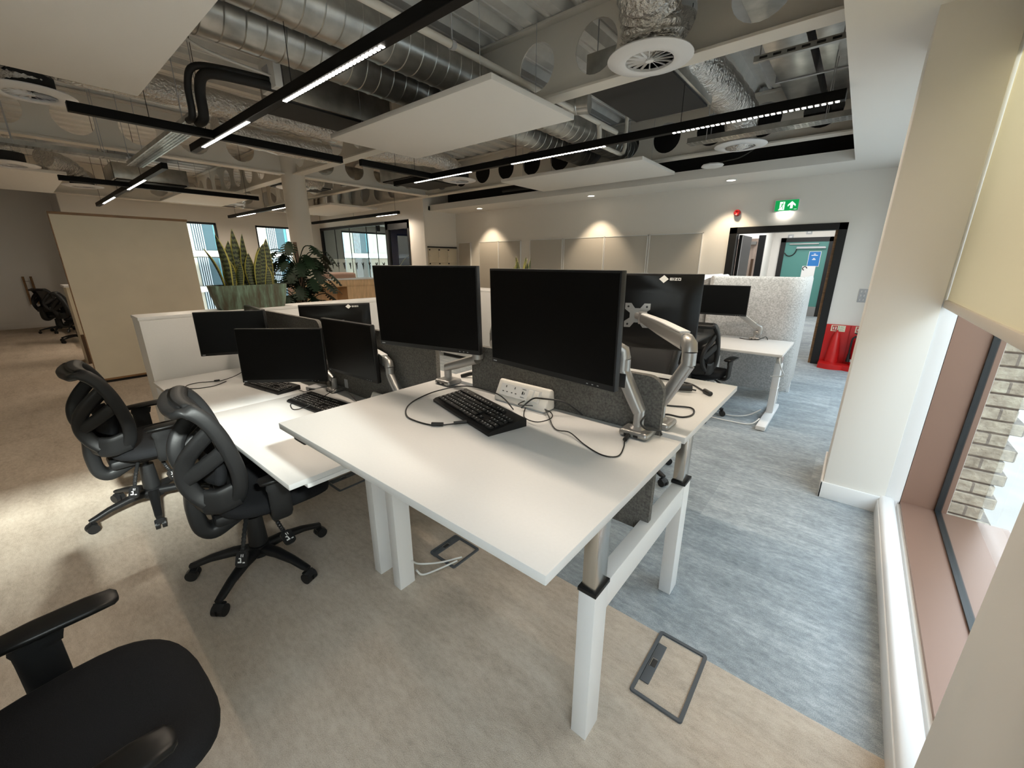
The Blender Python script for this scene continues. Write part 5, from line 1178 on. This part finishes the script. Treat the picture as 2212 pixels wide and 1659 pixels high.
# ply unit
pu = thing('plywood_counter', 'birch plywood counter unit behind the round column plant', 'counter', (-7.5, 4.5, 0))
MB().b2((-7.75, 3.25, 1.10), (-7.30, 5.9, 1.22), bev=0.003).build('top_rail', M['ply'], pu)
MB().b2((-7.75, 3.25, 0), (-7.70, 5.9, 1.10)).build('back_panel', M['ply'], pu)
MB().b2((-7.70, 4.02, 0), (-7.302, 4.10, 1.10)).build('upright', M['ply'], pu)
MB().b2((-7.70, 4.10, 0), (-7.31, 5.9, 1.10)).build('front_panel', M['ply'], pu)
MB().b2((-7.75, 3.24, 0), (-7.30, 3.28, 1.10)).build('end_panel', M['ply'], pu)
MB().b2((-7.77, 3.22, 1.22), (-7.28, 5.92, 1.235)).build('worktop', M['laminate'], pu)
pk = thing('booth_seat', 'dusty pink upholstered seat back behind the plywood counter', 'seat', (-9.6, 4.6, 0))
MB().b2((-9.9, 4.0, 0.1), (-9.3, 5.4, 1.30), bev=0.06, seg=3).build('back_cushion', M['pink'], pk)
MB().b2((-9.3, 4.0, 0.1), (-8.9, 5.4, 0.95), bev=0.04, seg=3).build('seat_cushion', M['cream'], pk)
for x in (-9.8, -9.0):
    for y in (4.1, 5.3): MB().cyl((x, y, 0), (x, y, 0.12), 0.02).build('leg', M['black'], pk)
# partition
pt = thing('whiteboard_partition', 'tall cream partition board with oak edges at the left', 'partition', (-7.45, 1.14, 0))
MB().b2((-7.47, 0.49, 0.06), (-7.42, 1.80, 2.075)).build('board', M['cream'], pt)
MB().b2((-7.475, 0.482, 2.075), (-7.415, 1.81, 2.105)).build('top_edge', M['oak'], pt)
MB().b2((-7.472, 0.482, 0.06), (-7.42, 0.4899, 2.075)).build('side_edge', M['oak'], pt)
MB().b2((-7.472, 0.49, 0.035), (-7.418, 1.80, 0.06)).build('bottom_edge', M['oak'], pt)
MB().b2((-7.70, 0.53, 0.0), (-7.44, 1.78, 0.035)).build('base_rail', M['black'], pt)
# storage behind the partition
c2 = thing('storage_cabinet', 'cream cabinet end behind the tall partition with dark skirting', 'cabinet', (-9.3, 0.9, 0))
MB().b2((-9.6, 0.55, 0.46), (-9.1, 1.9, 1.17)).build('body', M['cream'], c2)
MB().b2((-9.62, 0.53, 1.17), (-9.08, 1.92, 1.20)).build('top', M['laminate'], c2)
MB().b2((-9.6, 0.55, 0.0), (-9.12, 0.60, 0.46)).build('end_strip', M['cream'], c2)
MB().b2((-9.11, 0.55, 0.0), (-9.08, 1.9, 0.46)).build('plinth_panel', M['walnut'], c2)
fd = thing('far_desk', 'white desk top glimpsed behind the far left chairs', 'desk', (-12.2, 1.0, 0))
MB().b2((-13.4, 0.86, 0.705), (-11.0, 1.6, 0.73)).build('desktop', M['laminate'], fd)
for x in (-13.3, -11.1):
    for y in (0.95, 1.5): MB().b2((x - .03, y - .03, 0), (x + .03, y + .03, 0.705)).build('leg', M['white_metal'], fd)
hd_ = thing('pull_handle', 'tall wooden pull handle on the far left wall', 'door handle', (-15.25, 0.27, 0.55))
for x, y in ((-15.20, 0.275), (-15.20, 0.40)): MB().cyl((x, y, 0.56), (x, y, 1.21), 0.02, seg=12).build('grip', M['oak'], hd_)
for z in (0.68, 1.10): MB().cyl((-15.20, 0.275, z), (-15.20, 0.40, z), 0.008).cyl((-15.20, 0.40, z), (-15.30, 0.40, z), 0.008).build('standoff', M['brass'], hd_)
# lockers
lk = thing('locker_bank', 'beige locker bank in the recess left of the pinboards', 'lockers', (-8.35, 7.35, 0))
MB().b2((-8.3995, 6.86, 0), (-8.385, 7.82, 1.88)).build('carcass', M['cream'], lk)
MB().b2((-8.3995, 6.86, 1.885), (-8.36, 7.82, 1.915)).build('top_trim', M['black'], lk)
for r in range(4):
    for k in range(3):
        y0 = 6.875 + k * 0.312; z0 = 0.52 + r * 0.335
        d = MB().b2((-8.3849, y0 + 0.003, z0 + 0.004), (-8.372, y0 + 0.309, z0 + 0.331), bev=0.002).build('locker_door', M['cream'], lk)
        MB().b2((-8.3719, y0 + 0.003, z0 + 0.295), (-8.368, y0 + 0.05, z0 + 0.325)).build('number_plate', M['black'], d)
        MB().cyl((-8.372, y0 + 0.03, z0 + 0.16), (-8.366, y0 + 0.03, z0 + 0.16), 0.010, seg=10).build('lock', M['grey_plate'], d)
# pinboards on the door wall
PB = [(-8.31, -7.86, 'narrow pinboard next to the lockers'), (-7.55, -6.90, 'pinboard left of the distant snake plant'), (-6.89, -6.21, 'pinboard behind the distant snake plant'), (-5.94, -5.06, 'left one of the four joined pinboards'),
      (-5.02, -4.07, 'second from left of the four joined pinboards'), (-4.06, -3.17, 'third from left of the four joined pinboards'), (-3.14, -2.20, 'pinboard nearest the doorway, right end of the four')]
for x0, x1, lb in PB:
    p = thing('pinboard', 'beige fabric ' + lb, 'pinboard', ((x0 + x1) / 2, YW - 0.02, 0.85), group='beige pinboards on the door wall')
    MB().b2((x0 + 0.012, YW - 0.026, 0.86), (x1 - 0.012, YW - 0.0005, 2.01)).build('fabric_panel', M['pin'], p)
    b = MB()
    for a, c in (((x0, YW - 0.032, 0.85), (x0 + 0.013, YW - 0.0006, 2.025)), ((x1 - 0.013, YW - 0.032, 0.85), (x1, YW - 0.0006, 2.025)), ((x0, YW - 0.032, 2.012), (x1, YW - 0.0006, 2.025)), ((x0, YW - 0.032, 0.85), (x1, YW - 0.0006, 0.862))): b.b2(a, c)
    b.build('edge_trim', M['skirt'], p)
# ================================================================ signs, alarm, switches, extinguisher point
ex = thing('exit_sign', 'green illuminated emergency exit sign above the doorway', 'exit sign', (-1.045, YW - 0.03, 2.27))
x0, x1, z0, z1 = -1.195, -0.895, 2.285, 2.435
MB().b2((x0 - 0.008, YW - 0.045, z0 - 0.012), (x1 + 0.008, YW - 0.0005, z1 + 0.008), bev=0.004).build('housing', M['white_metal'], ex)
MB().b2((x0, YW - 0.047, z0), (x1, YW - 0.0451, z1)).build('green_panel', M['green'], ex, angle=0)
fy = YW - 0.0475
def sh(b, pts, m_=None): b.prism([(x, z) for x, z in pts], 0.0012, frame_mx((x0, fy + 0.0004, z0), (1, 0, 0), (0, 0, 1)))
b = MB(); sh(b, [(0.045, 0.012), (0.125, 0.012), (0.125, 0.128), (0.060, 0.128), (0.060, 0.035)])
ax = 0.215; b2_ = [(ax, 0.128), (ax + 0.05, 0.082), (ax + 0.05, 0.055), (ax + 0.016, 0.085), (ax + 0.016, 0.028), (ax - 0.016, 0.028), (ax - 0.016, 0.085), (ax - 0.05, 0.055), (ax - 0.05, 0.082)]
sh(b, b2_); b.b2((x1 - 0.05, fy - 0.0008, z0 + 0.014), (x1 - 0.015, fy + 0.0004, z0 + 0.019)); b.build('white_symbols', M['exit_white'], ex, angle=0)
b = MB()   # running figure
def limb(pts, r): b.tube([(x0 + p[0], fy - 0.0012, z0 + p[1]) for p in pts], r, 6)
b.cyl((x0 + 0.105, fy - 0.0022, z0 + 0.111), (x0 + 0.105, fy - 0.0002, z0 + 0.111), 0.0085, seg=14)
limb([(0.098, 0.098), (0.088, 0.066)], 0.0078); limb([(0.098, 0.097), (0.082, 0.099), (0.072, 0.082)], 0.0034); limb([(0.098, 0.097), (0.110, 0.082), (0.126, 0.082)], 0.0034)
limb([(0.088, 0.066), (0.072, 0.046), (0.045, 0.044)], 0.0042); limb([(0.088, 0.066), (0.103, 0.045), (0.105, 0.022)], 0.0042)
b.build('running_figure', M['green'], ex)
MB().b2((-1.13, YW - 0.05, z0 - 0.034), (-0.98, YW - 0.006, z0 - 0.0125), bev=0.006).build('lamp_strip', M['led'], ex)
al = thing('fire_alarm', 'round red fire alarm sounder on the wall left of the exit sign', 'alarm', (-1.715, YW - 0.04, 2.30))
mxa = Matrix.Translation((-1.715, YW, 2.30)) @ Matrix.Rotation(RAD(90), 4, 'X')
MB().lathe([(0.050, 0.0), (0.052, 0.03), (0.050, 0.045)], mxa, 28).build('base', M['bell'], al, angle=40)
MB().lathe([(0.050, 0.045), (0.048, 0.065), (0.034, 0.082), (0.028, 0.080), (0.020, 0.070), (0.001, 0.068)], mxa, 28).build('sounder_dome', M['bell'], al, angle=50)
sw = thing('switch_panel', 'pale grey twelve gang light switch panel beside the pier', 'switch', (0.12, YW - 0.01, 0.97))
MB().b2((0.040, YW - 0.014, 0.975), (0.215, YW - 0.0005, 1.165), bev=0.004).build('plate', M['grey_plate'], sw)
for r in range(3):
    for k in range(4): MB().box((0.068 + k * 0.038, YW - 0.019, 1.012 + r * 0.058), (0.012, 0.014, 0.030), Matrix.Rotation(RAD(12), 3, 'X'), bev=0.002).build('rocker', M['skirt'], sw)
fp = thing('extinguisher_stand', 'moulded red fire extinguisher stand against the door wall', 'extinguisher stand', (0.0, YW - 0.1, 0))
MB().b2((-0.247, YW - 0.03, 0), (0.34, YW - 0.0005, 0.635), bev=0.004).build('back_board', M['red'], fp)
b = MB(); N = 24; pts = [(-0.247, YW - 0.03)] + [(-0.247 + 0.587 * k / N, YW - 0.27 - 0.05 * sin(pi * ((k / N) * 2 % 1.0)) ** 1.0) for k in range(N + 1)] + [(0.34, YW - 0.03)]
b.prism(pts, 0.075, Matrix()); b.build('base_tray', M['red'], fp, angle=40)
b = MB()   # moulded cone niche
b.lathe([(0.085, 0), (0.078, 0.15), (0.06, 0.32), (0.035, 0.44), (0.004, 0.49)], Matrix.Translation((-0.10, YW - 0.06, 0.07)), 24); b.build('moulded_niche', M['red'], fp, angle=60)
MB().b2((0.045, YW - 0.05, 0.07), (0.05, YW - 0.03, 0.63)).build('divider', M['red_dark'], fp)
for xx, lb in ((-0.10, 'left cream fire action sign on the red stand'), (0.185, 'right cream fire action sign on the red stand')):
    s = MB().b2((xx - 0.085, YW - 0.036, 0.535), (xx + 0.085, YW - 0.0301, 0.625)).build('action_sign', M['cream_sign'], fp); s['label'] = lb
    q = MB().b2((xx - 0.072, YW - 0.0375, 0.555), (xx - 0.008, YW - 0.0361, 0.617)); q.b2((xx - 0.072, YW - 0.0375, 0.543), (xx - 0.008, YW - 0.0361, 0.552)); q.build('sign_pictogram', M['sign_red'], s)
    q = MB().b2((xx - 0.062, YW - 0.039, 0.565), (xx - 0.050, YW - 0.0376, 0.592)).b2((xx - 0.059, YW - 0.039, 0.592), (xx - 0.053, YW - 0.0376, 0.602)).b2((xx - 0.034, YW - 0.039, 0.562), (xx - 0.022, YW - 0.0376, 0.604)); q.build('pictogram_white', M['logo'], s)
    q = MB()
    for k in range(5): q.b2((xx + 0.003, YW - 0.0375, 0.548 + k * 0.015), (xx + 0.012, YW - 0.0361, 0.556 + k * 0.015)); q.b2((xx + 0.020, YW - 0.0375, 0.550 + k * 0.015), (xx + 0.075 - 0.012 * (k % 2), YW - 0.0361, 0.553 + k * 0.015))
    q.build('sign_lines', M['box_grey'], s)
fe = thing('fire_extinguisher', 'red fire extinguisher with black hose standing on the red base', 'fire extinguisher', (0.20, YW - 0.15, 0.075))
mxe = Matrix.Translation((0.185, YW - 0.16, 0.075))
MB().lathe([(0.060, 0), (0.072, 0.01), (0.075, 0.03), (0.075, 0.30), (0.068, 0.34), (0.045, 0.375), (0.022, 0.39), (0.022, 0.41)], mxe, 28).build('cylinder', M['red_dark'], fe, angle=50)
MB().lathe([(0.0765, 0.05), (0.0765, 0.09)], mxe, 28).build('label_band', M['logo'], fe)
MB().lathe([(0.026, 0.405), (0.028, 0.43), (0.018, 0.45)], mxe, 16).box(mxe @ Vector((-0.03, 0, 0.455)), (0.11, 0.02, 0.014), Matrix.Rotation(0.3, 3, 'Y')).box(mxe @ Vector((-0.03, 0, 0.425)), (0.09, 0.02, 0.012)).build('valve_handle', M['black'], fe)
MB().tube(spline([mxe @ Vector(v) for v in ((-0.02, 0, 0.42), (-0.085, -0.02, 0.40), (-0.095, -0.03, 0.30), (-0.092, -0.03, 0.15))], 6), 0.012, 10).build('hose', M['black'], fe)
MB().cyl(mxe @ Vector((-0.092, -0.03, 0.17)), mxe @ Vector((-0.092, -0.03, 0.05)), 0.016, 0.026, 16).build('horn', M['black'], fe)
# ================================================================ plants
def trough(cx_, cy_, z, L, W, H, label):
    p = thing('planter_trough', label, 'planter', (cx_, cy_, z)); b = MB(); rings = []
    for k in range(7):
        t = k / 6; l = L * (0.86 + 0.14 * t ** 0.8) / 2; w = W * (0.84 + 0.16 * t ** 0.8) / 2; rings.append([(cx_ + x, cy_ + y, z + H * t) for x, y in rounded_rect(2 * w, 2 * l, min(w, l) * 0.45, 6)])
    V = [[b.bm.verts.new(q) for q in r] for r in rings]; n = len(V[0])
    for A, B in zip(V, V[1:]):
        for k in range(n): b.bm.faces.new((A[k], A[(k + 1) % n], B[(k + 1) % n], B[k]))
    b.bm.faces.new(V[0][::-1])
    ir = [b.bm.verts.new((cx_ + (v.co.x - cx_) * 0.90, cy_ + (v.co.y - cy_) * 0.96, z + H)) for v in V[-1]]; il = [b.bm.verts.new((v.co.x, v.co.y, z + H * 0.75)) for v in ir]
    for k in range(n): b.bm.faces.new((V[-1][k], V[-1][(k + 1) % n], ir[(k + 1) % n], ir[k])); b.bm.faces.new((ir[k], ir[(k + 1) % n], il[(k + 1) % n], il[k]))
    b.build('vessel', M['bronze'], p, angle=50)
    b = MB(); b.bm.faces.new([b.bm.verts.new((cx_ + q[0] * 0.86, cy_ + q[1] * 0.93, z + H * 0.9)) for q in rounded_rect(W, L, W * 0.2, 5)]); b.build('soil', M['soil'], p, angle=0)
    return p
def snake(cx_, cy_, z, leaves, label):
    p = thing('snake_plant', label, 'plant', (cx_, cy_, z))
    for (dx, dy, h, w, lx, ly, tw) in leaves:
        b = MB()
        def fn(u, v):
            ww = w * (0.55 + 0.9 * min(v, 0.45) ) * (1 - max(0, (v - 0.42) / 0.58) ** 2.2) + 0.0015
            a = tw + v * 0.35; s = (u - 0.5) * 2; cup = 0.22 * ww * s * s
            x = cx_ + dx + lx * v ** 1.6 + cos(a) * s * ww / 2 - sin(a) * cup; y = cy_ + dy + ly * v ** 1.6 + sin(a) * s * ww / 2 + cos(a) * cup
            return (x, y, z + h * v)
        b.grid(fn, 8, 18, uv=True); b.build('leaf', M['snake'], p, solid=0.004, angle=80)
    return p
trough(-4.225, 1.385, 1.135, 0.60, 0.235, 0.205, 'oblong green patinated planter on the white storage')
rs = random.Random(11)
# dy (along the trough), height, width, lean
LV = [(-0.19, 0.33, 0.066, -0.10, -0.4), (-0.16, 0.44, 0.072, -0.04, 0.3), (-0.13, 0.25, 0.080, 0.0, 1.2), (-0.11, 0.40, 0.075, 0.02, 1.5), (-0.07, 0.22, 0.05, 0.02, 1.0), (-0.02, 0.50, 0.070, -0.02, 1.5), (0.02, 0.46, 0.055, 0.0, 1.6), (0.03, 0.30, 0.07, 0.01, 1.4),
      (0.07, 0.36, 0.06, 0.05, 1.9), (0.10, 0.38, 0.085, 0.06, 1.3), (0.13, 0.35, 0.075, 0.02, 1.8), (0.17, 0.26, 0.090, -0.03, 1.4), (0.20, 0.43, 0.085, 0.02, 1.55), (0.0, 0.26, 0.05, -0.02, 0.8)]
snake(-4.225, 1.385, 1.31, [(rs.uniform(-.05, .06), dy, h, w * 1.30, rs.uniform(-.02, .05), ly, tw) for dy, h, w, ly, tw in LV], 'large banded snake plant growing in the green planter')
tr2 = trough(-3.72, 4.72, 1.135, 0.36, 0.20, 0.17, 'small planter hidden behind the monitors on the far cabinet')
snake(-3.72, 4.72, 1.28, [(rs.uniform(-.07, .07), dy, h, 0.05, rs.uniform(-.05, .05), rs.uniform(-.05, .05), rs.uniform(0, 3)) for dy, h in ((-0.14, 0.30), (-0.10, 0.26), (-0.06, 0.30), (-0.02, 0.27), (0.02, 0.29), (0.05, 0.24), (0.09, 0.31), (0.13, 0.33), (-0.12, 0.2), (0.0, 0.33))], 'small banded snake plant far off between the two big monitors')
def monstera(cx_, cy_, z, label):
    p = thing('monstera', label, 'plant', (cx_, cy_, 0)); r = random.Random(5)
    MB().lathe([(0.13, 0), (0.17, 0.02), (0.20, 0.38), (0.185, 0.40), (0.17, 0.36), (0.001, 0.36)], Matrix.Translation((cx_, cy_, 0)), 28).build('pot', M['black'], p, angle=40)
    MB().tube([(cx_, cy_, 0.3), (cx_ + 0.02, cy_ - 0.01, 0.8), (cx_ - 0.01, cy_ + 0.02, 1.15), (cx_, cy_, z + 0.05)], [0.045, 0.04, 0.035, 0.02], 10).build('moss_pole', M['stem'], p)
    n = 64
    for i in range(n):
        zz = 0.75 + (z - 0.75) * ((i + 0.5) / n) ** 0.9; a = i * 2.399; reach = r.uniform(0.22, 0.46) * (1.0 - 0.35 * abs(zz - 1.25)); 
        bx = Vector((cx_, cy_, zz - 0.22)); tip = Vector((cx_ + cos(a) * reach, cy_ + sin(a) * reach, zz + r.uniform(-.05, .08)))
        sm_ = MB(); sm_.tube(spline([bx, bx.lerp(tip, 0.5) + Vector((0, 0, 0.10)), tip], 4), 0.006, 6)
        s_ = sm_.build('stalk', M['monstera'], p, angle=60)
        d = Vector((cos(a), sin(a), -0.55 - r.random() * 0.5)).normalized(); side = d.cross(Vector((0, 0, 1))).normalized(); up = side.cross(d)
        Lf = r.uniform(0.16, 0.25); Wf = Lf * 0.95; b = MB(); ns = 6
        def wid(t): return Wf * 0.5 * (max(0.02, sin(pi * min(1, (t + 0.06) * 0.93))) ** 0.65)
        def pt(t, f_, sgn): w_ = wid(min(t, 1)) * f_; return tip + d * (Lf * (t - 0.14 + 0.10 * f_)) + side * sgn * w_ - up * (w_ * w_ * 1.8 + 0.25 * Lf * t * t)
        for sgn in (-1, 1):      # solid inner blade, split outer fingers
            for k in range(ns):
                t0, t1 = k / ns, (k + 1) / ns
                b.bm.faces.new([b.bm.verts.new(pt(*q, sgn)) for q in ((t0, 0), (t1, 0), (t1, 0.5), (t0, 0.5))])
                b.bm.faces.new([b.bm.verts.new(pt(*q, sgn)) for q in ((t0 + 0.01, 0.48), (t1 - 0.05, 0.48), (t1 - 0.06, 0.85), (t1 - 0.05, 1.0), (t0 + 0.03, 1.0), (t0 + 0.01, 0.85))])
        b.build('leaf', M['monstera'], s_, angle=0, fix=False)
    return p
monstera(-5.45, 2.38, 1.72, 'dark monstera plant with split leaves in front of the column')

# ---------------- small extras
mp_ = thing('mobile_pedestal', 'white drawer pedestal under the lowest desk behind the sunlit chair', 'pedestal', (-3.62, 1.0, 0))
MB().b2((-3.82, 0.72, 0.05), (-3.42, 1.28, 0.56), bev=0.006).build('body', M['laminate'], mp_)
for k in range(3): MB().b2((-3.815, 0.708, 0.06 + k * 0.168), (-3.425, 0.722, 0.06 + k * 0.168 + 0.163), bev=0.002).build('drawer', M['laminate'], mp_)
for x in (-3.77, -3.47):
    for y in (0.78, 1.22): MB().cyl((x, y, 0), (x, y, 0.05), 0.022, seg=14).build('castor', M['black'], mp_)
for x, z, lb in ((-1.76, 2.24, 'grey square wall plate left above the teal door'), (-1.33, 2.375, 'grey square wall plate right above the teal door')):
    w_ = thing('wall_plate', lb, 'wall plate', (x, 14.99, z)); MB().box((x, 14.99, z), (0.14, 0.018, 0.14), bev=0.006).build('plate', M['grey_plate'], w_)
    MB().box((x, 14.979, z), (0.07, 0.006, 0.07), bev=0.002).build('button', M['skirt'], w_)
